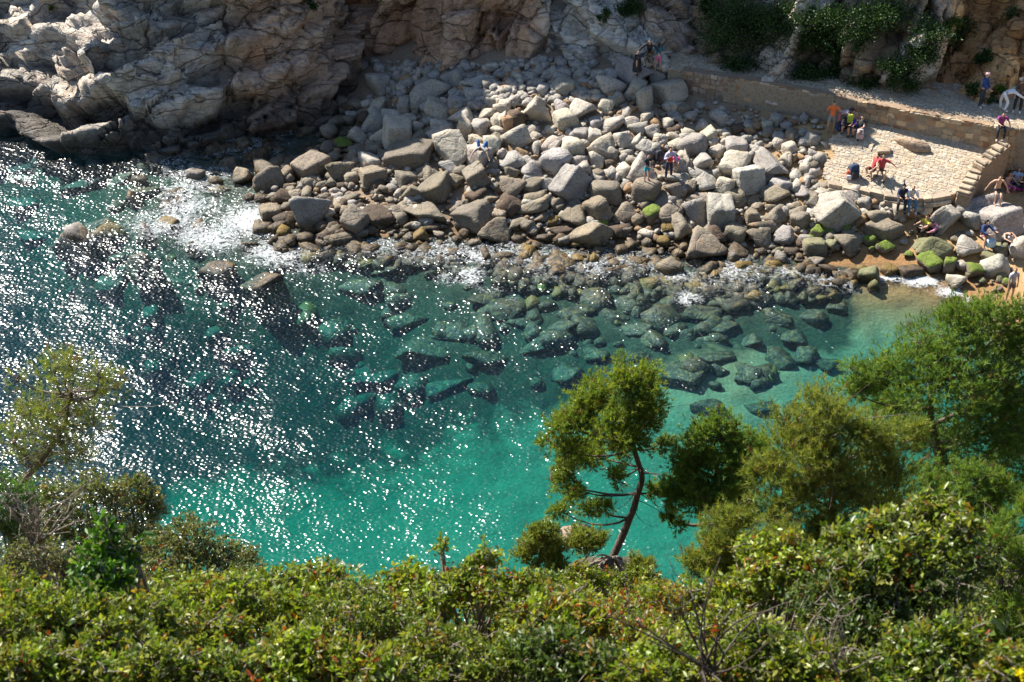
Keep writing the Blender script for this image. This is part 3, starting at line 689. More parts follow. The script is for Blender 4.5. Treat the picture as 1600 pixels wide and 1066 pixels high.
ZONES = {
'A': (540, 90, 6.1538, """315 250 245 205 0 g;830 325 340 230 0 g;1050 210 190 160 -30 g;1280 240 260 110 -10 g;1240 345 200 110 5 g;570 480 130 165 0 g;890 500 240 170 15 p;1060 445 140 150 0 g;1250 480 140 130 0 g;1110 565 240 150 -10 p;1365 550 140 130 0 p;1500 490 150 110 -10 p;310 505 250 130 -48 p;110 760 140 170 -30 p;270 640 220 130 -55 p;310 760 190 120 -50 p;450 560 210 110 10 p;495 740 250 270 0 p;610 620 140 120 0 p;705 665 110 100 0 p;800 610 110 100 0 g;710 750 180 90 5 b;910 650 170 100 -5 p;900 730 220 150 0 g;1140 680 140 190 0 p;1280 680 160 140 0 g;1020 890 320 300 0 p;1275 810 150 130 0 p;1290 970 220 210 0 p;1410 860 150 200 0 p;1495 940 90 120 0 p;1465 610 150 120 -15 p;1570 640 110 170 -20 o;590 960 480 210 -25 b;90 980 130 170 -20 b;270 890 140 110 0 b;360 920 120 70 -35 b;500 180 80 100 0 g;475 280 80 110 0 g;555 270 90 90 0 g;615 320 120 110 0 r;530 370 100 80 0 g;680 460 120 100 0 g;1140 100 100 80 0 g;1370 270 110 100 0 g;1440 300 110 90 0 g;1395 440 120 110 0 g;1510 400 110 70 0 g;60 560 110 110 0 g;170 90 100 80 0 g;1340 640 110 90 0 p;320 110 110 80 0 g;1560 320 100 90 0 g;1560 130 110 70 0 g;1090 230 120 70 -40 o;940 430 110 90 0 r"""),
'B': (780, 90, 6.1538, """360 535 260 260 0 p;600 490 140 130 -20 g;800 490 240 170 0 p;1030 465 150 120 0 p;640 610 190 160 0 p;780 740 160 100 0 g;935 630 120 90 0 g;1080 680 270 140 -45 p;1270 640 150 130 0 p;1320 700 180 130 10 p;1465 715 140 120 0 p;1195 790 190 160 0 p;1300 840 200 100 -60 p;1430 875 210 140 0 g;1430 945 110 90 0 p;960 870 240 200 10 p;900 760 150 110 -40 p;700 890 230 200 0 p;490 860 240 130 -45 p;500 930 160 110 -20 g;550 1000 260 200 0 w;770 1010 180 130 0 p;950 990 150 160 0 p;860 930 110 90 0 r;170 780 240 200 -20 g;350 880 80 140 0 p;190 900 170 110 0 o;130 1000 240 120 -15 g;290 1020 150 110 0 g;50 480 120 120 0 p;140 610 220 140 -48 r;30 620 100 150 0 p;1070 270 260 160 10 p;1300 320 200 110 -58 p;1395 410 145 240 0 p;1130 410 140 130 0 g;930 350 110 90 10 p;975 395 140 90 0 g;610 300 170 160 0 g;420 320 110 110 0 g;780 310 90 60 0 g;740 360 110 80 0 g;845 385 90 70 0 g;1060 170 150 110 0 g;1300 150 310 240 0 g;1530 180 150 150 0 g;770 170 120 90 0 g;770 70 130 90 0 g;330 180 110 80 0 g;180 170 110 80 0 g;110 130 90 60 0 g;130 420 130 90 0 g;40 400 90 60 0 g;320 260 90 80 0 g;560 190 100 90 0 g;460 160 90 70 0 g;240 390 110 80 0 p;340 375 70 60 0 o;930 180 100 100 0 g;650 400 100 50 0 g;750 230 100 60 0 o;490 700 100 70 0 p;740 670 80 60 0 o;590 730 80 60 0 o;670 720 70 80 0 p;800 660 70 60 0 p;720 790 120 70 0 p;800 840 120 80 0 p;310 700 120 80 0 p;360 750 120 70 0 p;600 790 80 80 0 g;1200 540 140 90 -20 p;1270 490 100 60 -30 o;1420 590 120 110 0 p;1490 640 120 90 0 o;1200 970 90 80 0 g;1090 930 100 110 0 g;1060 1030 110 80 0 r;1230 920 120 80 0 p;1530 790 110 110 0 p;1580 870 60 70 0 o;610 60 110 80 0 g;410 20 110 70 0 g;890 60 120 70 0 g"""),
'C': (1020, 120, 5.3333, """135 120 270 170 0 p;185 245 150 80 0 p;170 310 110 45 0 g;560 345 140 110 -25 g;395 240 70 50 0 g;310 325 110 60 0 g;130 400 80 90 0 p;230 410 50 70 0 g;405 405 110 90 0 g;170 445 100 60 0 r;460 500 130 130 0 p;495 550 110 70 0 p;330 560 220 130 -28 g;300 480 110 80 0 p;70 530 90 100 0 p;180 500 100 70 0 p;190 570 120 70 -20 p;20 610 80 110 0 g;530 630 120 100 0 p;590 550 80 80 0 p;690 580 170 100 0 g;615 490 60 50 0 p;700 430 120 60 -30 r;830 410 140 50 -8 o;950 405 90 70 0 p;1030 365 110 90 0 g;1110 405 100 60 0 g;1260 350 70 80 0 g;1170 375 100 40 0 o;785 520 100 70 0 g;890 580 80 90 0 p;415 710 170 110 -8 g;300 710 80 140 0 g;250 660 90 80 0 p;210 740 130 140 0 g;185 840 230 80 -5 g;400 800 200 75 0 g;535 810 80 90 0 g;680 740 220 190 0 p;800 865 250 210 0 p;600 920 165 165 0 p;445 910 190 150 0 g;1010 740 300 160 12 g;1070 900 180 100 0 g;1020 990 200 110 -10 b;950 830 120 100 0 g;1170 470 90 60 0 o;1240 480 80 80 0 g;1335 520 120 110 0 g;1250 550 80 70 0 g;1140 610 110 100 0 p;1050 560 100 80 0 p;1060 500 100 70 -20 g;820 660 80 90 0 g;900 650 100 70 0 p;1110 690 90 110 0 p;1165 680 70 70 0 o;1230 675 70 60 0 o;1290 710 100 80 -20 p;1395 690 90 100 -20 g;1270 770 100 80 0 p;1340 790 120 60 -10 p;1200 830 100 80 0 g;1195 910 90 100 0 p;1300 870 110 90 -20 g;1255 970 140 80 0 g;1360 930 100 80 0 g;1410 990 130 90 0 p;1330 1020 120 100 0 b;1440 570 80 60 0 g;1340 640 80 70 0 g"""),
'D': (380, 220, 6.1538, """225 380 300 210 -35 b;420 340 120 160 0 b;660 270 340 240 5 b;950 290 230 220 -10 b;1080 190 190 120 -60 b;1220 210 200 160 0 p;1240 360 320 180 -25 b;380 550 180 130 0 r;265 710 170 140 0 b;660 680 340 340 0 g;920 640 180 110 -10 b;1085 800 240 270 0 b;1290 740 260 130 8 r;440 230 170 110 -20 r;310 840 200 90 -10 r;170 560 120 80 0 r;950 40 190 90 -10 m;1270 80 130 100 0 b;250 90 240 180 0 r;1330 130 130 70 -35 b;1280 490 120 45 0 b;900 950 140 80 0 r;60 190 160 90 0 r;1080 580 120 60 0 r;1110 640 130 60 0 r;1400 660 150 60 -15 r;60 560 120 90 0 r;60 1000 160 90 0 r;700 950 150 70 0 r"""),
'E': (620, 220, 6.1538, """90 390 180 180 0 b;120 520 270 140 -35 b;370 460 310 200 -42 b;330 330 170 150 -20 b;250 300 120 140 0 b;550 390 180 120 -5 b;775 370 260 260 0 b;930 260 100 140 0 b;1110 310 130 120 0 b;1280 290 200 160 0 g;1040 390 110 80 -30 b;1110 470 230 170 0 b;1310 450 210 120 -10 b;1270 370 100 100 0 g;1430 420 120 140 30 g;1340 550 210 110 -15 b;1300 640 340 120 -25 b;1390 740 190 90 -5 b;1080 620 220 180 0 r;780 550 200 130 -25 r;860 575 190 120 -20 b;290 710 390 150 10 b;560 630 200 60 -25 b;735 740 350 230 0 b;980 740 130 120 0 b;940 890 280 210 0 b;1160 800 200 90 -30 b;1260 830 130 120 0 b;350 840 180 70 0 r;230 900 180 110 0 y;190 980 150 90 0 y;650 890 110 90 0 r;1170 950 120 70 0 r;1420 930 240 60 0 r;1560 960 100 80 0 r;1530 630 150 90 0 b;1200 1030 180 60 -15 y;580 960 100 80 0 r;500 250 170 110 0 g;610 300 130 90 0 b;950 450 80 100 0 b"""),
'F': (860, 240, 6.1538, """200 310 330 230 -38 g;320 160 190 170 0 g;450 250 130 110 20 g;540 380 290 170 5 b;460 550 230 200 -15 b;590 200 110 100 0 g;630 250 100 90 -30 p;710 180 150 130 0 p;890 170 280 220 0 p;800 240 120 80 0 p;780 345 90 80 0 g;920 380 230 220 0 b;1190 340 200 140 0 b;1130 460 250 120 -8 b;1340 330 150 100 -60 b;740 290 110 70 0 g;240 610 260 150 30 b;720 580 210 160 0 b;530 610 150 90 -15 b;980 590 180 140 0 m;840 650 110 110 0 b;1150 590 240 190 -20 b;1390 560 250 200 15 g;1460 440 260 110 -5 b;1270 730 210 210 0 b;1130 730 120 100 0 y;440 690 200 70 -15 m;370 800 400 170 -25 b;110 750 220 70 0 r;110 830 110 90 0 r;250 850 150 80 0 y;650 740 200 110 15 r;560 940 170 160 0 r;780 870 130 80 0 r;1090 850 110 90 0 y;1500 740 160 100 0 b;1500 900 340 260 -18 b;780 1040 110 60 0 y;250 1020 200 80 -8 y;1150 1050 200 70 -8 b;60 500 150 130 0 b;220 490 90 80 -30 b;30 650 120 70 0 y;680 930 120 80 0 r;940 950 150 80 0 r;1230 960 110 90 0 b;1370 790 90 110 0 b"""),
'G': (1100, 260, 6.1538, """155 460 260 270 0 g;310 310 200 120 0 b;60 310 120 90 0 b;460 510 150 190 -15 b;690 490 200 170 0 b;570 580 290 150 5 b;510 385 110 60 0 b;640 400 110 80 0 b;765 430 120 90 15 p;880 390 110 80 -15 b;1040 450 120 80 0 p;930 530 170 150 -15 b;900 440 150 80 -15 b;1060 345 160 150 0 b;1250 400 340 260 -25 g;1400 290 170 170 0 p;1130 280 150 110 0 p;530 700 230 180 0 b;300 660 210 170 0 b;770 680 200 140 -15 g;100 690 200 180 -20 r;1060 790 190 150 0 b;1230 770 150 110 -25 b;1370 735 250 160 22 b;1050 935 200 90 -12 g;940 750 110 80 0 r;840 820 130 70 0 r;540 820 110 60 0 r;290 830 240 110 0 r;650 920 160 90 0 r;440 1000 200 100 0 y;590 1040 150 60 -10 y;960 1000 150 70 5 y;1100 640 150 110 0 m;1190 640 100 80 0 m;1060 690 110 70 0 m;1390 640 110 50 0 b;1200 690 120 90 -40 b;1350 520 180 120 0 b;1540 370 120 130 0 g;1510 500 110 80 0 o;730 800 90 50 0 b;960 630 60 50 0 p;900 610 60 60 0 b;1090 530 60 60 0 p;790 960 140 80 10 r;1200 1010 130 60 0 r"""),
'H': (1200, 230, 3.9475, """1020 625 210 120 0 b;1230 620 160 110 -18 g;1175 560 90 50 0 b;1080 450 150 160 25 g;1200 370 130 150 0 g;1320 360 210 150 -15 g;1270 445 130 140 -35 g;1420 470 240 190 0 g;1400 750 150 120 -38 g;1000 715 140 90 8 m;1120 735 90 100 0 m;1190 735 80 60 20 g;1280 765 130 100 -10 m;1160 830 110 80 0 p;1440 640 100 80 0 b;1370 680 100 60 0 b;1560 630 130 140 -20 p;680 430 150 90 0 b;720 510 220 90 0 b;590 370 80 80 0 g;620 575 80 50 0 m;720 615 110 60 0 m;640 630 40 40 0 m;860 660 60 30 0 m;750 760 110 50 0 y;620 790 120 90 -15 b;530 850 50 80 0 y;400 905 70 50 0 y;215 765 90 45 10 y;880 770 150 60 0 r;1440 810 50 60 0 b;1475 835 60 50 0 m;820 390 100 80 0 p;970 400 70 50 0 g;700 370 60 50 0 g;780 370 90 50 0 g;1150 330 70 60 0 g;930 330 90 70 0 g;870 400 80 60 0 o;1120 300 60 50 0 p;580 750 60 40 0 y;660 840 70 50 0 b;560 460 70 50 0 o;1320 830 50 40 0 b;480 500 60 50 0 m;1240 530 70 35 10 p"""),
'I': (0, 250, 3.9475, """480 450 150 75 -62 g;640 450 230 100 -15 y;1330 190 150 60 0 y;900 440 100 60 0 r;1030 280 100 40 0 r;1230 400 100 50 0 r;1340 690 210 100 -10 r;860 630 170 80 0 r;1630 785 240 110 -12 r;1210 90 90 70 0 g;1500 110 110 90 0 b;830 230 120 50 0 r;860 120 110 40 0 r;1040 400 110 80 0 y;950 660 110 50 0 r;400 480 140 60 0 r;1330 130 80 50 0 b;1600 400 80 50 0 b;1180 520 90 40 0 r"""),
'J': (0, 0, 1.0, """844 420 48 33 -25 r;872 430 28 26 0 r;972 427 60 24 15 r;1043 416 43 23 -10 b;1078 463 50 28 0 r;785 485 75 32 -5 r;1106 634 46 22 -12 r;1020 534 42 34 0 r;994 514 50 22 -15 r;876 513 56 22 -20 r;665 548 82 30 0 r;1065 588 60 26 -8 r;560 240 30 22 0 b"""),
}
SUBM = """1140 453 38 28;1145 475 40 26;985 478 55 25;899 491 53 20;1270 496 37 20;1262 464 40 18;1259 557 37 25;1220 563 38 28;590 592 80 26;480 590 80 22;540 575 60 20;831 542 42 18;884 587 46 26;1132 515 42 18;1166 593 32 18;1172 534 30 16;1070 525 40 20;760 470 46 20;640 410 52 20;600 420 46 18;690 415 44 22;560 450 60 20;520 470 60 20;640 500 60 22;700 520 60 22;760 560 60 20;930 555 40 18;960 495 40 20;1040 480 46 22;1100 490 50 22;1180 470 46 22;1220 500 40 20;1310 480 34 18;1240 530 34 20;1290 570 36 20;1190 640 40 16;1245 640 34 16;210 420 70 22;150 470 60 20;330 470 70 22;270 440 60 20;420 500 70 22;300 530 70 20;130 400 40 16;60 370 60 18;40 320 50 18;230 300 46 16;190 280 50 16;120 290 46 14;40 280 40 14;700 600 60 18;820 500 44 18;1000 580 44 20;1120 560 44 18;450 540 60 20;370 560 60 18"""
ROCKS = []          # (px, py, w, h, tilt, tone, wet kind)
for zk, (ox, oy, sc, txt) in ZONES.items():
    for e in txt.split(';'):
        x, y, ww, hh, tl, tn = e.split(); ROCKS.append((ox + float(x) / sc, oy + float(y) / sc, float(ww) / sc, float(hh) / sc, float(tl), tn, 1 if zk == 'J' and float(y) > 455 and x != '1104' else 0))
for e in SUBM.split(';'):
    x, y, ww, hh = map(float, e.split())
    if x < 560 and y > 450: continue
    ROCKS.append((x, y, ww * 1.1, hh, (x * 7.3) % 30 - 20, 'r', 1))

def rock_geom(px, py, ww, hh, tilt, tone, sub, seed, level):
    rr = random.Random(seed)
    g = on_ground(px, py + hh * 0.2)
    p = ppm(g); a = ww / p / 2 * 1.15; c = hh / p / 2 * 1.16
    if sub:
        pos = on_ground(px, py, 0.15 * c); cz = c * .75
        pos[2] = min(pos[2], -0.12 - cz)
    else:
        pos = on_ground(px, py, 0.45 * c)
        hz = H(pos[0], pos[1])[0]
        if pos[2] - 0.45 * c < -0.15:                      # stands in the water and breaks the surface
            zc = {'r': -0.36, 'y': -0.34}.get(tone, 0.12) * c * 2
            pos = at_z(px, py, zc); hz = H(pos[0], pos[1])[0]
            top = zc + c; bot = min(zc - c, hz - .2); cz = (top - bot) / 2; pos[2] = (top + bot) / 2
        else:
            cz = c * 1.08
    b = min(max(a, c), 1.35 * c + .1) * rr.uniform(.85, 1.1)
    V, F = rock_shape(seed, level)
    yaw = rr.uniform(-.35, .35)
    M = np.array(Matrix.Rotation(yaw, 3, 'Z') @ Matrix.Rotation(R(tilt), 3, 'Y') @ Matrix.Diagonal((a * 1.05, b, cz)))
    V = V @ M.T
    col = np.array(TONE[tone]) * rr.uniform(.82, 1.14) * np.array((rr.uniform(.97, 1.04), 1, rr.uniform(.93, 1.06)))
    return V, F, pos, np.clip(col, 0, .7)
ROCKS.sort(key=lambda r: -r[2] * r[3])
# things a boulder can be described by: (phrase, px, py)
MARKS = [('the child in turquoise shorts', 1010, 268), ('the woman in red and lilac', 1047, 258), ('the reclining visitor in blue trousers', 748, 235), ('the orange-topped bather', 1295, 185), ('the red-shirted couple', 1365, 268),
 ('the couple sitting at the terrace kerb', 1416, 300), ('the shirtless man', 1556, 312), ('the woman in yellow', 1452, 362), ('the woman in the navy top', 1530, 378), ('the stooping figure in the black skirt', 995, 100),
 ('the pointed pale boulder below the wall', 1045, 142), ('the cave-dark foot of the headland', 530, 200), ('the white surf patch', 390, 350), ('the big leaning boulder in the surf', 487, 330), ('the mossy rocks at the sand', 1385, 385),
 ('the big pale boulder in mid pile', 705, 233), ('the tilted slab boulder of the west pile', 636, 246), ('the bright white boulder of the pile', 869, 252), ('the biggest pale boulder of the east pile', 1170, 282), ('the big grey boulder below the terrace', 1303, 325),
 ('the brown cliff foot', 700, 105), ('the wide cracked boulder of the upper pile', 838, 177), ('the rounded boulder in the cliff shade', 675, 143), ('the dark boulder at the water edge', 740, 340), ('the lone slab off the headland', 122, 364),
 ('the tall boulder in the shade edge', 1007, 157), ('the long ochre wall', 1200, 160), ('the golden seaweed rocks', 1195, 425), ('the dark cracked shore boulder', 1104, 386), ('the reef of drowned rocks', 1010, 500), ('the dark water of the west cove', 250, 440),
 ('the little pine islet rock', 1104, 630), ('the running foam on the sand', 1440, 440), ('the drowned rocks of the middle cove', 620, 560)]
TONEW = {'p': 'cream', 'g': 'grey', 'b': 'brown-grey', 'o': 'ochre', 'r': 'wet brown', 'w': 'whitish', 'm': 'green mossy', 'y': 'golden seaweed-topped'}
def rock_label(r, used):
    px, py, ww, hh, tilt, tone, sub = r; area = ww * hh
    size = 'large' if area > 1500 else 'mid-sized' if area > 700 else 'small' if area > 330 else 'little'
    shp = 'upright' if hh > 1.12 * ww else 'leaning' if abs(tilt) > 27 else 'flat' if hh < .52 * ww else 'rounded' if (int(px * 13 + py * 7) % 2) else 'blocky'
    cand = sorted(MARKS, key=lambda m: (m[1] - px) ** 2 + (1.6 * (m[2] - py)) ** 2)
    for m in cand[:4]:
        dx, dy = px - m[1], py - m[2]; d = math.hypot(dx, dy)
        rel = 'at' if d < 10 else ('left of' if dx < 0 else 'right of') if abs(dx) > 2.2 * abs(dy) else ('above' if dy < 0 else 'below') if abs(dy) > 2.2 * abs(dx) else ('up-left of' if dx < 0 and dy < 0 else 'up-right of' if dy < 0 else 'down-left of' if dx < 0 else 'down-right of')
        near = 'right beside, ' if d < 28 else ''
        where = ('just ' if d < 35 and rel != 'at' else 'well ' if d > 90 else '') + rel
        lab = f"{size} {shp} {'sunken brown' if sub else TONEW[tone]} boulder {where} {m[0]}"
        if lab not in used: used.add(lab); return lab
    return None
_used = set(); rest = Acc(); mossA, yelA = [], []
n_ind = 0
for i, r in enumerate(ROCKS):
    lab = rock_label(r, _used) if n_ind < 300 else None
    big = lab is not None
    V, F, pos, col = rock_geom(*r, 1000 + i * 7, (4 if i < 36 else 3) if big else 2)
    moss = (1.0 if r[5] == 'm' else .8) if r[5] in 'my' else (0.35 if (r[5] == 'b' and 380 < r[1] < 460 and r[0] > 1150) else 0.0); yel = 1.0 if r[5] == 'y' else 0.0
    if big:
        me = mesh_np('boulder', V, F, M_ROCK, True, col, moss=np.full(len(V), moss), yel=np.full(len(V), yel))
        link('boulder', me, None, pos, label=lab, cat='boulder', group='boulders of the cove'); n_ind += 1
    else:
        rest.add(V + pos, F, col); mossA.append(np.full(len(V), moss)); yelA.append(np.full(len(V), yel))
print('individual boulders', n_ind, 'of', len(ROCKS))

# cobbles and smaller rocks that fill the pile, the shallows and the sea floor
PILE = [(560,175),(600,120),(580,95),(650,98),(760,100),(860,88),(950,118),(1010,135),(1080,165),(1150,185),(1250,205),(1300,230),(1285,270),(1340,295),(1420,315),(1400,345),(1330,400),(1200,410),(1000,400),(850,395),(700,385),(560,375),(430,345),(400,290),(480,240),(540,215)]
def scatter(n, poly, smin, smax, tones, seed, level, power=2.0, lift=.3, z=None, moss_p=0.0, yel_p=0.0):
    rg = random.Random(seed); xs = [p[0] for p in poly]; ys = [p[1] for p in poly]; k = 0; tries = 0
    protos = [rock_shape(9000 + seed * 50 + q, level) for q in range(10)]
    while k < n and tries < n * 6:
        tries += 1; px, py = rg.uniform(min(xs), max(xs)), rg.uniform(min(ys), max(ys))
        if not inpoly(np.array([px]), np.array([py]), poly)[0]: continue
        s = smin + (smax - smin) * rg.random() ** power
        pos = on_ground(px, py, lift * s * .5) if z is None else at_z(px, py, z - rg.uniform(0, .4))
        if z is not None: pos[2] = H(pos[0], pos[1])[0] - s * .04
        V, F = protos[rg.randrange(10)]
        M = np.array(Matrix.Rotation(rg.uniform(0, 6.3), 3, 'Z') @ Matrix.Rotation(rg.uniform(-.6, .6), 3, 'X') @ Matrix.Diagonal((s * .5 * rg.uniform(.9, 1.5), s * .5 * rg.uniform(.8, 1.2), s * .5 * rg.uniform(.6, 1.0))))
        tn = tones[rg.randrange(len(tones))]; rest.add(V @ M.T + pos, F, np.array(TONE[tn]) * rg.uniform(.75, 1.15))
        mossA.append(np.full(len(V), 1.0 if rg.random() < moss_p else 0.0)); yelA.append(np.full(len(V), 1.0 if rg.random() < yel_p else 0.0)); k += 1
scatter(560, PILE, .22, .7, 'ppgggbbo', 1, 2, 1.8, .5)
scatter(2600, PILE, .08, .32, 'ppggbo', 2, 1, 1.4, .7)
UPPER = [(600,120),(580,95),(650,98),(760,100),(860,88),(950,118),(960,150),(900,160),(820,160),(700,170),(620,170)]
scatter(900, UPPER, .18, .55, 'ggggpgo', 3, 2, 1.5, .7)
scatter(220, [(420,355),(560,380),(700,390),(850,400),(1000,405),(1200,415),(1330,430),(1330,465),(1200,480),(1000,470),(850,455),(700,425),(560,420),(430,400)], .25, .8, 'rrrby', 4, 2, 1.5, .5, None, .2, .85)
scatter(150, [(560,400),(860,420),(1200,450),(1340,470),(1290,570),(1150,610),(950,565),(700,590),(450,570),(250,520),(100,420),(200,300),(400,320)], .4, 1.5, 'rrb', 5, 2, 1.5, .4, -0.6, .05, 1.0)
scatter(260, [(420,300),(480,250),(560,230),(660,290),(640,370),(540,370),(440,350)], .2, .75, 'bbbrg', 11, 2, 1.6, .6)
scatter(110, [(1330,300),(1420,312),(1500,300),(1500,330),(1420,345),(1340,330)], .15, .5, 'ppgo', 6, 2, 1.4, .7)
scatter(200, [(430,385),(560,385),(700,392),(850,400),(1000,402),(1200,412),(1330,425),(1300,462),(1150,472),(1000,468),(850,458),(720,440),(560,415),(440,400)], .4, 0.95, 'rrrr', 12, 2, 1.3, .35, None, .12, .95)
scatter(50, [(1420,330),(1590,400),(1590,480),(1500,440),(1400,390)], .12, .35, 'gbm', 7, 2, 1.4, .5, None, .3)
scatter(70, [(1100,150),(1290,190),(1280,215),(1160,195),(1080,175)], .10, .35, 'pgo', 8, 2, 1.4, .5)
scatter(90, [(330,200),(420,215),(550,150),(575,180),(520,240),(420,270),(300,250)], .3, 1.0, 'brb', 9, 2, 1.5, .5)
me = mesh_np('cobbles', np.concatenate(rest.V), np.concatenate(rest.F), M_ROCK, True, np.concatenate(rest.C), moss=np.concatenate(mossA), yel=np.concatenate(yelA))
link('cobbles', me, kind='stuff', label='cobbles and small rocks heaped between the boulders and over the sea floor', cat='cobbles')

# bare rock standing out of the paving
V, F = rock_shape(777, 3, 6); V = V @ np.array(Matrix.Rotation(R(-35), 3, 'Z') @ Matrix.Diagonal((.95, .38, .3))).T
g = at_z(1424, 232, 2.75); me = mesh_np('rock_outcrop', V, F, M_ROCK, False, (0.33, 0.24, 0.16), moss=np.zeros(len(V)), yel=np.zeros(len(V)))
link('rock_outcrop', me, None, (g[0], g[1], tz(g[0], g[1]) + .05), label='tawny rock outcrop poking through the terrace paving', cat='rock')
V, F = rock_shape(778, 3, 8); V = V @ np.array(Matrix.Rotation(R(20), 3, 'Z') @ Matrix.Diagonal((.4, .25, .15))).T
g = at_z(1381, 237, 2.75); me = mesh_np('rock_outcrop', V, F, M_ROCK, False, (0.42, 0.32, 0.22), moss=np.zeros(len(V)), yel=np.zeros(len(V)))
link('rock_outcrop', me, None, (g[0], g[1], tz(g[0], g[1]) + .03), label='little low stone hump in the terrace paving', cat='rock')
# ================================================================ vegetation
def leaf_cards(P, D, L, W, rng, fold=0.25):
    """oval folded leaves at P along D (n,3); L, W arrays -> V (n*6), F (n*2 quads)"""
    n = len(P); D = D / (np.linalg.norm(D, axis=1, keepdims=True) + 1e-9)
    r = rng.normal(size=(n, 3)); S = np.cross(D, r); S /= np.linalg.norm(S, axis=1, keepdims=True) + 1e-9; Nn = np.cross(S, D)
    L = L[:, None]; W = W[:, None]
    v0 = P; v1 = P + D * L * .55 + S * W * .5 + Nn * W * fold; v2 = P + D * L; v3 = P + D * L * .55 - S * W * .5 + Nn * W * fold; vm = P + D * L * .5
    V = np.stack([v0, v1, v2, v3, vm], 1).reshape(-1, 3); i = np.arange(n) * 5
    F = np.concatenate([np.stack([i, i + 4, i + 1], 1), np.stack([i + 4, i + 2, i + 1], 1), np.stack([i, i + 3, i + 4], 1), np.stack([i + 4, i + 3, i + 2], 1)])
    return V, F
def tris(P, D, L, W, rng):
    n = len(P); D = D / (np.linalg.norm(D, axis=1, keepdims=True) + 1e-9)
    S = np.cross(D, rng.normal(size=(n, 3))); S /= np.linalg.norm(S, axis=1, keepdims=True) + 1e-9
    V = np.stack([P + S * (W[:, None] * .5), P - S * (W[:, None] * .5), P + D * L[:, None]], 1).reshape(-1, 3)
    return V, np.arange(n * 3).reshape(n, 3)
def ellip(rng, n, shell=0.45):
    d = rng.normal(size=(n, 3)); d /= np.linalg.norm(d, axis=1, keepdims=True)
    return d * (1 - shell * rng.uniform(0, 1, (n, 1)) ** 1.0 * 1.0) * rng.uniform(.75, 1.05, (n, 1))
def bez(a, b, bend, n=6):
    a = np.array(a, float); b = np.array(b, float); t = np.linspace(0, 1, n)[:, None]
    return a * (1 - t) + b * t + np.array(bend) * (4 * t * (1 - t))

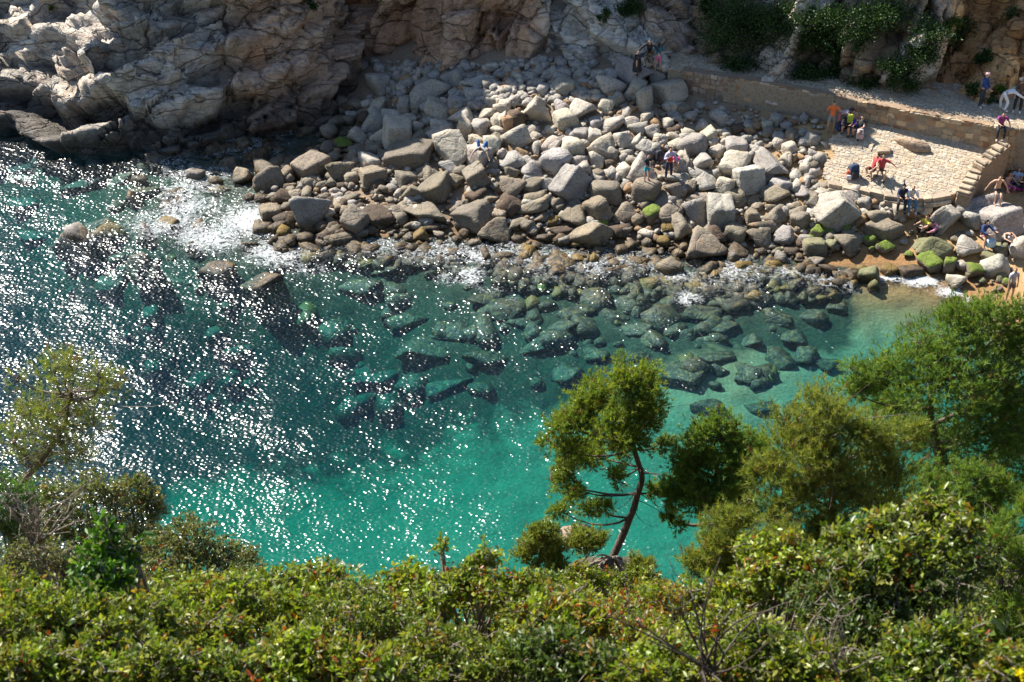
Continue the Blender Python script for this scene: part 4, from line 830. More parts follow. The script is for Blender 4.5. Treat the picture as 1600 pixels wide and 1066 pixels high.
def pine(name, label, trunk_px, Y, blobs, ntuft, seed, needle=(0.11, 0.0185), per=16, tone=0, tr=0.16, upright=0.5, group='pines on the near slope', dead=0, bark=None, spread=.55):
    """trunk polyline and crown clumps given in photograph pixels at distance Y, built round in depth"""
    rng = np.random.RandomState(seed)
    T = np.array([at_y(x, y, Y + dy) for x, y, dy in trunk_px]); base = T[0].copy()
    root = link(name, None, None, base, label=label, cat='tree', group=group)
    # trunk and limbs
    acc = Acc(); tt = np.linspace(0, 1, 4 * len(T)); d = np.linspace(0, 1, len(T)); Tr = np.stack([np.interp(tt, d, T[:, k]) for k in range(3)], 1)
    Tr += 0.05 * np.stack([fbm(np.stack([tt * 6 + k * 9, tt * 0, tt * 0], 1), 3, seed + k) for k in range(3)], 1) * 2
    acc.add(*tube(Tr, tr * (1 - .8 * tt) + .02, 8))
    Cs = []
    for bx, by, bw, bh, dy in blobs:
        c = at_y(bx, by, Y + dy); p = ppm(c); Cs.append((c, np.array((bw / p / 2, (bw + bh) / p / 4, bh / p / 2 / .86))))
    vol = np.array([r.prod() ** .75 for _, r in Cs]); cnt = (vol / vol.sum() * ntuft).astype(int)
    NV, NF, NC, nb = [], [], [], 0
    for (c, r), m in zip(Cs, cnt):
        k = np.argmin(np.linalg.norm(Tr * (1, 1, 1.3) - (c - (0, 0, r[2] * .8)) * (1, 1, 1.3), axis=1) + (np.arange(len(Tr)) < len(Tr) * .25) * 3)
        acc.add(*tube(bez(Tr[k], c, (rng.normal(0, .1), rng.normal(0, .1), -.12 * np.linalg.norm(c - Tr[k]))), np.linspace(max(.025, tr * .38), .012, 6), 6))
        # sub-clumps give light and dark bunches with gaps
        ns = max(4, int(m / 42)); sc = ellip(rng, ns, .6) * r + c; 
        for q in range(ns):
            acc.add(*tube(bez(c + rng.normal(size=3) * r * .15, sc[q], rng.normal(size=3) * .06), np.linspace(.018, .006, 6), 4))
        which = rng.randint(0, ns, m); sr = r.mean() * .40
        P = sc[which] + rng.normal(size=(m, 3)) * sr * spread
        out = P - sc[which]; out /= np.linalg.norm(out, axis=1, keepdims=True) + 1e-9
        ax = out * .6 + (P - c) / r * .35 + np.array((0, 0, upright)) + rng.normal(size=(m, 3)) * .25; ax /= np.linalg.norm(ax, axis=1, keepdims=True)
        # needles of every tuft
        tp = np.repeat(P, per, 0); td = np.repeat(ax, per, 0); n = len(tp)
        along = rng.uniform(0, 1, n)[:, None]
        dd = td * .75 + rng.normal(size=(n, 3)) * .42
        L = needle[0] * rng.uniform(.7, 1.25, n); W = needle[1] * rng.uniform(.7, 1.2, n)
        V, F = tris(tp + td * along * needle[0] * .9, dd, L, W, rng)
        NV.append(V); NF.append(F + nb); nb += len(V)
        base_c = np.array([(0.175, 0.225, 0.03), (0.14, 0.21, 0.032), (0.19, 0.215, 0.042)][tone])
        cc = base_c * rng.uniform(.7, 1.35, (m, 1)) * (1 + np.array((.25, .08, -.1)) * rng.uniform(-1, 1, (m, 1)))
        brown = rng.uniform(size=m) < .03; cc[brown] = (0.16, 0.085, 0.04)
        NC.append(np.repeat(np.repeat(cc, per, 0) * rng.uniform(.8, 1.2, (n, 1)), 3, 0))
        # twigs carrying the tufts
        for q in range(0, m, 14):
            acc.add(*tube(bez(sc[which[q]], P[q] - ax[q] * .05, (0, 0, .02), 3), np.array((.009, .006, .004)), 3))
    for q in range(dead):
        k = rng.randint(len(Tr) // 3, len(Tr)); e = Tr[k] + rng.normal(size=3) * (.55, .5, .3)
        acc.add(*tube(bez(Tr[k], e, rng.normal(size=3) * .08, 5), np.linspace(.014, .003, 5), 3))
    tm = acc.mesh('trunk', bark or M_BARK, True); tm.transform(Matrix.Translation(-Vector(base))); link('trunk', tm, root)
    cm = mesh_np('crown', np.concatenate(NV) - base, np.concatenate(NF), M_NEEDLE, False, np.concatenate(NC)); link('crown', cm, root, kind='stuff')
    return root

# --- the pines
pine('pine_tree', 'lone leaning pine with open crown on the rocky knoll in mid slope', [(957,872,0),(975,830,.1),(990,790,.2),(1003,745,.3),(992,700,.4),(985,650,.5),(985,600,.6)], 25.5,
     [(985,588,78,54,.5),(1000,625,84,62,.2),(940,632,96,62,.6),(902,668,80,56,.2),(955,672,90,50,-.3),(1012,655,44,44,.4),(880,705,70,44,.1),(925,712,84,44,.7),(868,748,56,40,.2),(905,765,50,30,-.2),(985,690,50,40,-.3),(1034,690,26,36,.2),(935,792,56,30,.1),(1020,765,34,34,.2),(878,800,44,24,.3),(965,745,40,28,-.2)], 5200, 11, dead=60, tr=.085)
pine('pine_tree', 'broad dense pine at the right edge in front of the sand', [(1500,850,0),(1490,790,.2),(1470,730,.3),(1455,660,.5),(1455,590,.7)], 35.0,
     [(1450,540,150,70,.6),(1530,520,150,80,1.0),(1390,585,120,66,.2),(1480,600,200,90,-.2),(1570,600,130,110,.8),(1345,620,80,60,.4),(1400,640,120,70,.8),(1530,670,150,90,-.3),(1600,540,110,90,1.2),(1470,690,140,70,.9),(1335,580,40,34,.3),(1600,680,80,80,.3),(1510,490,110,40,1.2),(1585,500,80,50,1.4),(1585,650,90,100,.6),(1570,730,110,90,.2),(1590,770,80,70,.1)], 11000, 12, needle=(.15, .021), tone=1, tr=.24, dead=30)
pine('pine_tree', 'round bushy pine between the lone pine and the tall young pine', [(1125,905,0),(1120,850,.1),(1118,790,.2),(1120,720,.3)], 25.0,
     [(1122,680,90,54,.2),(1085,720,90,62,.3),(1150,725,100,64,0),(1065,770,64,50,.1),(1110,770,100,60,-.3),(1165,775,80,56,.3),(1180,700,50,44,.4),(1050,810,40,30,.1)], 5000, 13, tone=1, upright=.7)
pine('pine_tree', 'tall feathery young pine with upright shoots right of centre', [(1310,950,0),(1305,880,0),(1300,800,.1),(1300,720,.2),(1295,660,.2)], 20.0,
     [(1285,640,80,60,0),(1330,660,80,60,.2),(1240,690,90,70,.2),(1290,710,110,70,-.2),(1370,690,90,60,.3),(1330,760,120,80,-.1),(1250,770,90,80,.1),(1400,740,70,60,.2),(1205,740,60,60,.3),(1390,800,90,60,.1),(1290,830,120,60,-.2),(1210,800,50,60,.1),(1420,690,40,50,.4)], 6000, 14, needle=(.12, .013), tone=2, upright=1.5, tr=.09, dead=110, spread=.8)
pine('pine_sapling', 'low feathery pine bush below the round bushy pine', [(1150,940,0),(1150,900,0),(1148,850,.1)], 18.5,
     [(1130,850,90,60,0),(1180,870,100,60,.1),(1095,880,60,50,.2),(1150,810,70,50,0),(1220,850,60,60,.2),(1140,900,100,50,-.1)], 3400, 15, needle=(.11, .012), tone=2, upright=1.3, tr=.06, dead=16)
pine('pine_sapling', 'straggling low pine at the foot of the leaning pine', [(900,900,0),(880,880,.1),(855,860,.2)], 23.0,
     [(850,835,60,34,.1),(890,845,60,36,.3),(828,870,46,36,.2),(925,850,40,36,.4),(1000,885,50,26,.2),(860,880,50,34,0)], 1800, 16, tone=2, upright=.8, tr=.06, dead=12)
pine('pine_tree', 'thin straggly pine with pale bare limbs at the left edge', [(20,800,0),(45,740,0),(80,700,.1),(105,660,.2),(110,610,.3)], 19.0,
     [(85,590,36,62,.1),(108,575,26,46,.3),(72,640,44,50,0),(40,650,40,46,.3),(118,640,44,34,.4),(160,610,46,40,.3),(155,585,20,40,.2),(182,605,16,34,.1),(100,690,56,36,-.1),(25,690,30,46,.2),(150,660,50,26,.2),(45,720,50,30,0),(28,590,16,24,.3),(130,710,60,24,.1)], 950, 17, needle=(.12, .009), tone=2, upright=1.2, tr=.05, dead=90, bark=M_TWIG, spread=1.35)
pine('pine_sapling', 'dark pine thicket behind the shrubs at the lower right edge', [(1560,960,0),(1560,900,0),(1555,840,.2)], 16.5,
     [(1560,850,80,60,0),(1600,880,90,80,.2),(1570,930,110,80,-.1),(1530,980,120,80,.1),(1600,990,110,100,0),(1480,1010,110,70,.1),(1590,800,60,50,.3),(1540,1040,110,60,0),(1440,1040,90,50,.1)], 4000, 18, needle=(.11, .012), tone=1, upright=1.3, tr=.07, dead=40)
pine('pine_sapling', 'shaded low pine growth under the broad pine by the water', [(1500,800,0),(1500,770,0),(1500,750,.2)], 30.0,
     [(1450,760,90,50,0),(1520,760,100,60,.2),(1570,770,80,50,.3),(1480,790,100,50,-.2),(1430,800,70,40,0),(1560,820,90,50,0)], 2600, 19, needle=(.14, .02), tone=1, upright=.8, tr=.07, dead=20)

# --- broadleaf shrubs
def shrub(name, label, blobs, s, nleaf, seed, leaf=(0.045, 0.024), pal=None, red=0.03, stems=26, pale=0.12, cat='shrub', group='shrubs on the near slope', mat=None, stem_mat=None, sprig=8, foot=None, upl=0.6, soff=None):
    """blobs: (px, py, w, h, extra distance) clumps at slant distance s"""
    rng = np.random.RandomState(seed); acc = Acc(); NV, NF, NC, nb = [], [], [], 0
    Cs = []
    for bx, by, bw, bh, ds in blobs:
        c = at_s(bx, by, s + ds); p = ppm(c); Cs.append((c, np.array((bw / p / 2, (bw + bh) / p / 4, bh / p / 2 / .75))))
    allc = np.array([c for c, _ in Cs]); base = allc.mean(0)
    if foot is None:
        base[2] = min(float(hill_z(base[0], base[1])), (allc[:, 2] - np.array([r[2] for _, r in Cs])).min() - .1)
    else: base = at_s(*foot)
    root = link(name, None, None, base, label=label, cat=cat, group=group)
    vol = np.array([r.prod() ** .7 for _, r in Cs]); cnt = np.maximum((vol / vol.sum() * nleaf / sprig).astype(int), 4)
    pal = np.array(pal if pal is not None else [(0.14, 0.19, 0.018), (0.18, 0.215, 0.022), (0.10, 0.165, 0.016), (0.25, 0.25, 0.035)])
    for (c, r), m in zip(Cs, cnt):
        sp = ellip(rng, m, .55) * r + c                            # sprig tips
        ax = (sp - c) / r * .5 + (0, 0, upl) + rng.normal(size=(m, 3)) * .4; ax /= np.linalg.norm(ax, axis=1, keepdims=True)
        sc = pal[rng.randint(0, len(pal), m)] * rng.uniform(.65, 1.3, (m, 1))
        rd = rng.uniform(size=m) < red; sc[rd] = np.array((0.33, 0.075, 0.02)) * rng.uniform(.7, 1.1, (rd.sum(), 1))
        orr = rng.uniform(size=m) < red * 1.6; sc[orr] = np.array((0.30, 0.17, 0.025)) * rng.uniform(.7, 1.1, (orr.sum(), 1))
        n = m * sprig; P = np.repeat(sp, sprig, 0) - np.repeat(ax, sprig, 0) * rng.uniform(0, leaf[0] * 2.4, (n, 1)); 
        D = np.repeat(ax, sprig, 0) * .45 + rng.normal(size=(n, 3)) * .62
        L = leaf[0] * rng.uniform(.6, 1.3, n); W = leaf[1] * rng.uniform(.7, 1.25, n)
        V, F = leaf_cards(P, D, L, W, rng); NV.append(V); NF.append(F + nb); nb += len(V)
        cc = np.repeat(sc, sprig, 0) * rng.uniform(.75, 1.25, (n, 1)); pl = rng.uniform(size=n) < pale; cc[pl] = np.array((0.21, 0.225, 0.10)) * rng.uniform(.7, 1.2, (pl.sum(), 1))
        NC.append(np.repeat(cc, 5, 0))
        k = max(1, int(stems / len(Cs)))
        for q in range(k):
            e = sp[q % m]; b0 = base + rng.normal(size=3) * (.12, .12, .02) + (c - base) * (.15, .15, 0)
            mid = c - (0, 0, r[2] * .8) + rng.normal(size=3) * r * .2
            acc.add(*tube(np.concatenate([bez(b0, mid, rng.normal(size=3) * .08, 5)[:-1], bez(mid, e, rng.normal(size=3) * .05, 5)]), np.linspace(.016, .004, 9) * (leaf[0] / .045) ** .5, 4))
        for q in range(0, m, 5):
            acc.add(*tube(bez(c + (sp[q] - c) * .45 + rng.normal(size=3) * .03, sp[q], (0, 0, .01), 3), np.array((.006, .004, .003)) * (leaf[0] / .045) ** .5, 3))
    sm = acc.mesh('stems', stem_mat or M_TWIG, True); sm.transform(Matrix.Translation(-Vector(base))); link('stems', sm, root)
    link('foliage', mesh_np('foliage', np.concatenate(NV) - base, np.concatenate(NF), mat or M_LEAF, False, np.concatenate(NC)), root, kind='stuff')
    return root
OLIVE = [(0.13, 0.155, 0.045), (0.16, 0.17, 0.055), (0.10, 0.135, 0.035), (0.18, 0.155, 0.065)]
BRIGHT = [(0.075, 0.17, 0.012), (0.10, 0.20, 0.014), (0.05, 0.13, 0.012)]
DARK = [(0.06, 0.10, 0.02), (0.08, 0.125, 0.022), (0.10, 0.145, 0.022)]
YEL = [(0.21, 0.26, 0.02), (0.26, 0.27, 0.028), (0.16, 0.235, 0.02)]
# middle distance, left
SM = dict(leaf=(0.05, 0.026), stem_mat=M_STEM, pal=OLIVE, red=.01, pale=.1)
shrub('mastic_shrub', 'small-leaved olive shrub on dark stems below the straggly pine', [(90,780,120,70,0),(140,760,80,60,.3),(60,830,110,70,0),(120,820,100,60,.2),(180,770,60,50,.2),(60,880,140,70,-.5),(150,850,100,60,-.3)], 19, 9500, 31, **SM)
shrub('mastic_shrub', 'round olive-brown shrub standing out against the turquoise water at left', [(205,770,90,60,0),(235,790,70,50,.2),(190,820,90,50,.1),(225,755,50,36,.1),(230,840,110,60,-.3),(200,870,120,60,-.5)], 19.5, 7000, 32, **SM)
shrub('mastic_shrub', 'spreading olive-brown shrub left of the turquoise water edge', [(300,840,110,60,0),(350,860,100,50,.2),(260,860,110,60,-.1),(390,870,60,36,.3),(320,890,160,60,0),(290,815,50,30,.2),(380,900,120,50,-.2),(240,900,140,60,-.4)], 18.5, 9500, 33, **SM)
shrub('leafy_bush', 'fresh green bush with dry pale twigs at the far left edge', [(10,760,70,60,0),(40,770,60,50,.2),(5,800,60,50,0),(20,820,80,50,.1)], 16.5, 3000, 34, leaf=(.06, .012), pal=BRIGHT, red=0, pale=.05, stems=40)
shrub('mastic_shrub', 'grey twiggy shrub between the far left bush and the laurel', [(50,860,100,60,0),(20,880,70,60,.1),(95,865,60,50,.2)], 15.5, 1800, 35, leaf=(.045, .018), pal=OLIVE, red=.01, stems=60)
shrub('laurel_bush', 'glossy bright green laurel-like bush standing above the shrub belt at left', [(160,820,40,40,0),(150,860,80,50,0),(185,865,70,40,.1),(125,875,60,40,.1),(160,900,110,60,-.1),(210,852,40,26,.1),(165,805,20,22,0),(150,935,110,50,-.2)], 12.6, 1500, 36, leaf=(.085, .045), pal=BRIGHT + [(0.03, 0.085, 0.012)], red=0, pale=.1, sprig=7)
# the belt of shrubs in the foreground
FG = []
rg = random.Random(5)
belt = [
 ('foreground shrub with scattered red leaves at the left edge', [(20,930,150,80,0),(70,960,140,80,-.2),(0,980,120,90,-.3)], 12.4, YEL, .02),
 ('olive foreground shrub below the glossy laurel bush', [(150,970,170,80,0),(230,960,150,70,.1),(190,1000,160,70,-.4)], 12.2, None, .015),
 ('yellow-green foreground shrub right of the laurel bush', [(300,945,150,70,.2),(370,930,140,70,.3),(330,985,170,70,-.2)], 12.8, YEL, .015),
 ('foreground shrub with one red sprig under the turquoise water', [(440,915,130,60,.3),(500,905,110,60,.4),(470,950,160,70,0)], 13.2, YEL, .03),
 ('dark gapped foreground shrub left of centre', [(560,930,120,60,.2),(520,970,140,70,-.2),(600,960,140,60,0)], 12.9, None, .01),
 ('light green foreground shrub at the middle of the belt crest', [(640,905,130,50,.4),(700,915,120,60,.3),(660,945,160,60,.1)], 13.4, YEL, .02),
 ('foreground shrub with tall sprigs against the water in the middle', [(690,850,22,30,.4),(745,880,60,40,.4),(765,865,44,40,.3),(780,920,120,60,.2),(820,915,90,60,.3),(728,900,60,40,.3)], 13.3, YEL, .03),
 ('yellowing foreground shrub below the knoll', [(850,960,150,60,0),(910,970,140,60,0),(880,940,120,40,.2)], 12.8, YEL, .09),
 ('orange-flushed foreground shrub right of the knoll', [(980,955,120,60,.1),(1040,935,120,60,.2),(1010,985,150,60,-.2)], 12.7, YEL, .2),
 ('foreground shrub under the low pine bush', [(1110,930,120,60,.2),(1170,915,110,60,.2),(1140,970,160,60,-.1)], 12.6, YEL, .05),
 ('tall yellow-tipped foreground shrub rising in front of the young pine', [(1180,860,90,50,.3),(1230,850,90,50,.2),(1200,890,120,60,.1),(1260,880,100,60,.1)], 12.4, YEL, .04),
 ('big leafy foreground shrub rising highest at right', [(1330,840,120,60,.2),(1410,820,120,60,.2),(1460,790,90,50,.3),(1500,820,100,60,.2),(1440,860,160,60,0),(1360,880,160,60,-.1)], 11.8, None, .02),
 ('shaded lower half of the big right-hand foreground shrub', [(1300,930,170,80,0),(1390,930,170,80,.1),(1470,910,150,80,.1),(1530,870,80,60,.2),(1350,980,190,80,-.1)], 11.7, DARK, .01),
 ('bottom left corner foreground shrub', [(60,1040,180,80,-.3),(140,1060,160,70,-.3),(0,1050,120,90,-.4)], 11.4, None, .015),
 ('foreground shrub at the bottom edge left of centre', [(260,1040,180,80,-.2),(350,1050,170,80,-.2)], 11.5, None, .015),
 ('foreground shrub at the bottom edge with warm brown tips', [(470,1020,180,80,-.2),(560,1045,170,80,-.3),(430,1060,140,60,-.3)], 11.6, YEL, .04),
 ('foreground shrub at the bottom edge in the very middle', [(680,1010,170,80,-.1),(760,1030,170,80,-.2),(660,1060,140,50,-.3)], 11.7, None, .02),
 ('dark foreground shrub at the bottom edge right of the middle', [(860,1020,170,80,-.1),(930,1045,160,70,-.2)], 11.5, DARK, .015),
 ('foreground shrub with orange leaves and bare branches at the bottom edge', [(1050,1020,160,70,-.1),(1110,1045,160,70,-.2),(1010,1055,130,60,-.3)], 11.4, YEL, .06),
 ('bottom edge foreground shrub below the big leafy one', [(1240,1030,170,80,-.1),(1330,1050,170,70,-.2),(1190,1000,120,70,0),(1430,1020,150,80,.1),(1495,1000,120,80,.2),(1450,1060,150,60,0)], 11.2, None, .01),
 ('foreground sprig with a yellow bloom in the bottom right corner', [(1590,1030,90,60,-.3),(1560,1055,80,50,-.3)], 9.8, YEL, .05),
]
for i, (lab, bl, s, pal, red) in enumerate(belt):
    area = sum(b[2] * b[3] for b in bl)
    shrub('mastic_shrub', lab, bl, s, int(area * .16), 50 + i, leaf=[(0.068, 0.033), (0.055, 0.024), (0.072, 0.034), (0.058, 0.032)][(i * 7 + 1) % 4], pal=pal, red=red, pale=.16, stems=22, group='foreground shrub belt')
# a second rank behind the crest closes the belt
for i, (lab, x0, x1, y0) in enumerate([('shrub behind the belt crest at the left edge', -20, 140, 935), ('shrub behind the belt crest below the olive shrubs', 170, 330, 925), ('shrub behind the belt crest under the turquoise water edge', 360, 520, 930), ('shrub behind the belt crest left of the tall sprigs', 540, 700, 935),
      ('shrub behind the belt crest below the tall sprigs', 720, 860, 935), ('shrub behind the belt crest under the knoll', 880, 1030, 945), ('shrub behind the belt crest below the low pine bush', 1050, 1200, 950), ('shrub behind the belt crest under the tall young pine', 1220, 1380, 930), ('shrub behind the belt crest below the shaded pine growth', 1400, 1560, 900)]):
    n = 3; shrub('mastic_shrub', lab, [(x0 + (x1 - x0) * (k + .5) / n, y0 + 12 * (k % 2), (x1 - x0) / n * 1.7, 90, .2 * k) for k in range(n)] + [((x0 + x1) / 2, y0 + 60, (x1 - x0) * 1.1, 70, -.3)], 14.6, 3400, 90 + i, leaf=(0.06, 0.03), pal=YEL if i % 2 else None, red=.03, stems=10, group='foreground shrub belt')
# dry bare branch thicket in the right foreground shrubs
def bare(name, label, px, py, s, n, seed, h=.7, spread=.35, mat=M_TWIG):
    rng = np.random.RandomState(seed); b = at_s(px, py, s); acc = Acc()
    for q in range(n):
        e = b + np.array((rng.normal(0, spread), rng.normal(0, spread), h * rng.uniform(.5, 1.1))); pts = bez(b + rng.normal(size=3) * .03, e, rng.normal(size=3) * .08, 6)
        acc.add(*tube(pts, np.linspace(.012, .004, 6), 4))
        for k in range(3):
            p0 = pts[rng.randint(2, 6)]; acc.add(*tube(bez(p0, p0 + rng.normal(size=3) * .14 + (0, 0, .12), rng.normal(size=3) * .03, 4), np.linspace(.005, .002, 4), 3))
    m = acc.mesh(name, mat, True); m.transform(Matrix.Translation(-Vector(b)))
    link(name, m, None, b, label=label, cat='branches', group='bare branches')
shrub('mastic_shrub', 'low green shrub hugging the knoll below the leaning pine', [(905,900,80,40,0),(960,905,90,36,.2),(1010,900,60,36,.3),(860,905,60,36,.2)], 30.5, 3600, 130, leaf=(.09, .05), pal=None, red=.02, stem_mat=M_STEM, stems=16)
bare('bare_branches', 'thicket of dark bare branches in the bottom foreground right of centre', 1110, 1050, 11.0, 14, 3, .9, .3, M_STEM)
bare('bare_branches', 'pale dry branch tuft below the big leafy foreground shrub', 1295, 1060, 11.2, 12, 4, .6, .16)
bare('bare_branches', 'pale dead twigs left of the laurel bush', 55, 850, 15.0, 18, 5, .8, .4)
#bare('bare_branches', 'pale dead twigs at the foot of the tall young pine', 1345, 850, 18.8, 7, 6, .8, .4)
# yellow flower of the corner sprig
def bloom():
    rng = np.random.RandomState(2); c = at_s(1594, 1052, 9.3); n = 26; P = np.tile(c, (n, 1)) + rng.normal(size=(n, 3)) * .012; D = rng.normal(size=(n, 3)) + (0, -.4, .6)
    V, F = leaf_cards(P - c, D, np.full(n, .035), np.full(n, .02), rng)
    link('flower', mesh_np('flower', V, F, M_LEAF, False, (0.75, 0.62, 0.01)), None, c, label='single bright yellow flower in the bottom right corner', cat='flower')
bloom()
# knoll of root and earth under the leaning pine
def knoll():
    V, F = ico(4); c = at_y(952, 915, 25.0); W = V * (1.25, .9, .5) * (1 + .5 * fbm(V * 2.2, 5, 4) + .16 * fbm(V * 8, 3, 6))[:, None]
    link('rocky_knoll', mesh_np('rocky_knoll', W, F, M_EARTH, False), None, c, label='dark earthy rock knoll under the roots of the leaning pine', cat='rock')
    rng = np.random.RandomState(8); acc = Acc(); b = at_y(957, 868, 25.2)
    for q in range(26):
        e = b + np.array((rng.uniform(-2.0, .8), rng.uniform(-1.3, .2), rng.uniform(-1.5, -.2)))
        acc.add(*tube(bez(b + (0, -.1, 0), e, rng.normal(size=3) * .15 + (0, -.15, .2), 7), np.linspace(.06, .012, 7) * rng.uniform(.4, 1), 5))
    m = acc.mesh('exposed_roots', M_TWIG, True); m.transform(Matrix.Translation(-Vector(b))); link('exposed_roots', m, None, b, label='exposed grey roots spilling down from the leaning pine', cat='roots')
    V, F = rock_shape(333, 3); V = V @ np.diag((.42, .3, .2)); c2 = at_y(903, 838, 24.6)
    link('boulder', mesh_np('boulder', V, F, M_ROCK, True, (.27, .19, .14), moss=np.zeros(len(V)), yel=np.zeros(len(V))), None, c2, label='pinkish rock lying among the low pine twigs left of the leaning pine', cat='boulder')
knoll()

# low scrub covering the rest of the near slope
def scrub():
    rng = np.random.RandomState(77); m = 620; cx = rng.uniform(-16, 24, m); cyy = rng.uniform(9, 33, m); k = 20
    cz = hill_z(cx, cyy) + 1.2 * fbm(np.stack([cx, cyy, hill_z(cx, cyy)], 1) * 0.25, 4, 8) * sstep(9, 16, cyy)
    C = np.repeat(np.stack([cx, cyy, cz], 1), k, 0); P = C + rng.normal(size=(m * k, 3)) * (.4, .4, .14) + (0, 0, .1); ok = P[:, 2] > .6; P = P[ok]; n = len(P)
    V, F = leaf_cards(P, rng.normal(size=(n, 3)) * .5 + (0, 0, .9), .26 * rng.uniform(.6, 1.3, n), .09 * rng.uniform(.6, 1.3, n), rng)
    pal = np.array(OLIVE + DARK); cc = np.repeat(pal[rng.randint(0, len(pal), n)] * rng.uniform(.7, 1.2, (n, 1)), 5, 0)
    link('ground_scrub', mesh_np('ground_scrub', V, F, M_LEAF, False, cc), kind='stuff', label='low olive scrub covering the earth of the near slope', cat='scrub')
scrub()

# --- plants on the shaded slope behind the walkway and on the cliffs
DG = bpy.context.evaluated_depsgraph_get()
def hit(px, py):
    """surface point seen at a photograph pixel (plants root and people stand on what is there)"""
    d = Vector(ray(px, py)).normalized(); o = Vector((0, 0, CAM_H)) + d * 45
    ok, loc, nrm, idx, ob, _ = SC.ray_cast(DG, o, d)
    return np.array(loc) if ok else on_ground(px, py)
def slope_plant(name, label, px, py, y, w, h, n, seed, pal, leaf=(.13, .075), cat='plant', group='plants on the slope behind the walkway'):
    rng = np.random.RandomState(seed); c = hit(px, py + h * .2); p = ppm(c); r = np.array((w / p / 2, (w + h) / p / 5, h / p / 2)); c = c + (0, -.25 * r[1], .2 * h / p); m = int(n * 2.6)
    ns = max(4, n // 60); sc = ellip(rng, ns, .7) * r; P = sc[rng.randint(0, ns, m)] + rng.normal(size=(m, 3)) * r.mean() * .22
    D = P / r * .5 + (0, -.2, .4) + rng.normal(size=(m, 3)) * .5; V, F = leaf_cards(P, D, leaf[0] * rng.uniform(.6, 1.3, m), leaf[1] * rng.uniform(.7, 1.2, m), rng)
    pal = np.array(pal); cc = np.repeat(pal[rng.randint(0, len(pal), m)] * rng.uniform(.6, 1.3, (m, 1)), 5, 0)
    root = link(name, None, None, c - (0, 0, r[2]), label=label, cat=cat, group=group)
    acc = Acc()
    for q in range(10):
        acc.add(*tube(bez((0, .1, 0), sc[q % ns] + (0, 0, r[2]), rng.normal(size=3) * .05, 4), np.linspace(.02, .006, 4), 4))
    link('stems', acc.mesh('stems', M_STEM, True), root); link('foliage', mesh_np('foliage', V + (0, 0, r[2]), F, M_HERB, False, cc), root, kind='stuff')
IVY = [(0.03, 0.07, 0.014), (0.042, 0.09, 0.016), (0.024, 0.05, 0.014)]
def cy(px, py, h=0):            # depth of the slope surface seen at that pixel (base line of the slope plus its lean)
    bx = [1075, 1140, 1200, 1265, 1330, 1400, 1460, 1550, 1600]; by = [72, 92, 106, 122, 134, 142, 146, 152, 158]
    b = at_z(px, np.interp(px, bx, by), 4.2); rise = max(0, (np.interp(px, bx, by) - py)) / (ppm(b) * .9)
    return b[1] + min(rise * .95, 4) - .55
for i, (lab, px, py, ww, hh, n, pal) in enumerate([
 ('big dark ivy curtain hanging over the start of the walkway', 1150, 35, 120, 110, 2600, IVY), ('dark ivy mass to the right of the big ivy curtain', 1215, 30, 90, 90, 1600, IVY), ('green ground plants along the walkway under the ivy', 1180, 98, 110, 26, 900, IVY),
 ('dark bush above the pale slope rocks', 1290, 30, 120, 60, 1400, IVY), ('low green plants along the walkway in the middle', 1265, 112, 110, 22, 800, IVY), ('dark bush at the top of the slope in the middle', 1370, 25, 110, 60, 1300, IVY),
 ('leafy plant right of the tawny slope rock', 1425, 85, 60, 60, 700, IVY), ('low dark plants by the walkway below the tawny slope rock', 1350, 126, 80, 20, 500, IVY), ('dark bush left of the ochre cliff', 1450, 50, 60, 80, 900, IVY),
 ('small dark bush hugging the walkway near the ochre cliff', 1415, 130, 60, 22, 450, IVY), ('dark shrub between the two tawny slope rocks', 1300, 85, 50, 40, 500, IVY), ('bushy tuft on the shoulder of the ochre cliff', 1500, 40, 60, 50, 700, [(0.06, 0.09, 0.02), (0.09, 0.11, 0.03)]),
 ('sunlit green tuft at the top of the ochre cliff', 1480, 35, 34, 30, 350, [(0.10, 0.14, 0.03), (0.08, 0.12, 0.02)]), ('dark round bush on the face of the ochre cliff', 1537, 90, 24, 34, 300, IVY), ('green plants at the foot of the ochre cliff behind the man in blue', 1520, 140, 36, 22, 300, [(0.05, 0.09, 0.02)]),
 ('dark bush between the ivy and the pale slope rocks', 1255, 60, 70, 50, 700, IVY), ('dark bush above the tawny slope rock', 1340, 55, 70, 40, 700, IVY), ('hanging dark growth above the walkway in the middle of the slope', 1395, 100, 60, 40, 600, IVY), ('dark green bush at the top beside the ivy curtain', 1110, 10, 50, 40, 500, IVY),
 ('grassy tuft at the top right corner of the ochre cliff', 1580, 22, 50, 24, 350, [(0.08, 0.11, 0.03), (0.12, 0.12, 0.05)]), ('small green weed beside the stooping person in white', 1562, 140, 16, 14, 120, [(0.09, 0.16, 0.02)]), ('tuft of weeds behind the person in white', 1548, 156, 30, 12, 150, [(0.06, 0.10, 0.03)]),
]):
    slope_plant('slope_plant', lab, px, py, cy(px, py), ww, hh, n, 300 + i, pal)
slope_plant('cliff_bush', 'dark bush clinging to the top of the slab cliff', 990, 8, at_z(990, 100, 3.7)[1] + 2.2, 60, 30, 500, 340, IVY, group='bushes on the cliffs')
slope_plant('cliff_bush', 'small dark bush in the crack of the slab cliff', 945, 22, at_z(945, 100, 3.7)[1] + 1.6, 22, 20, 160, 341, IVY, group='bushes on the cliffs')
slope_plant('cliff_bush', 'dark bush at the top edge above the brown cliff', 490, 5, at_z(500, 130, 2)[1] + 1.0, 24, 22, 160, 342, IVY, group='bushes on the cliffs')
slope_plant('cliff_bush', 'little sunlit green tuft on the pale headland top', 80, 10, at_z(80, 200, 0)[1] + 5.4, 14, 10, 60, 343, [(0.13, 0.17, 0.02)], group='bushes on the cliffs')
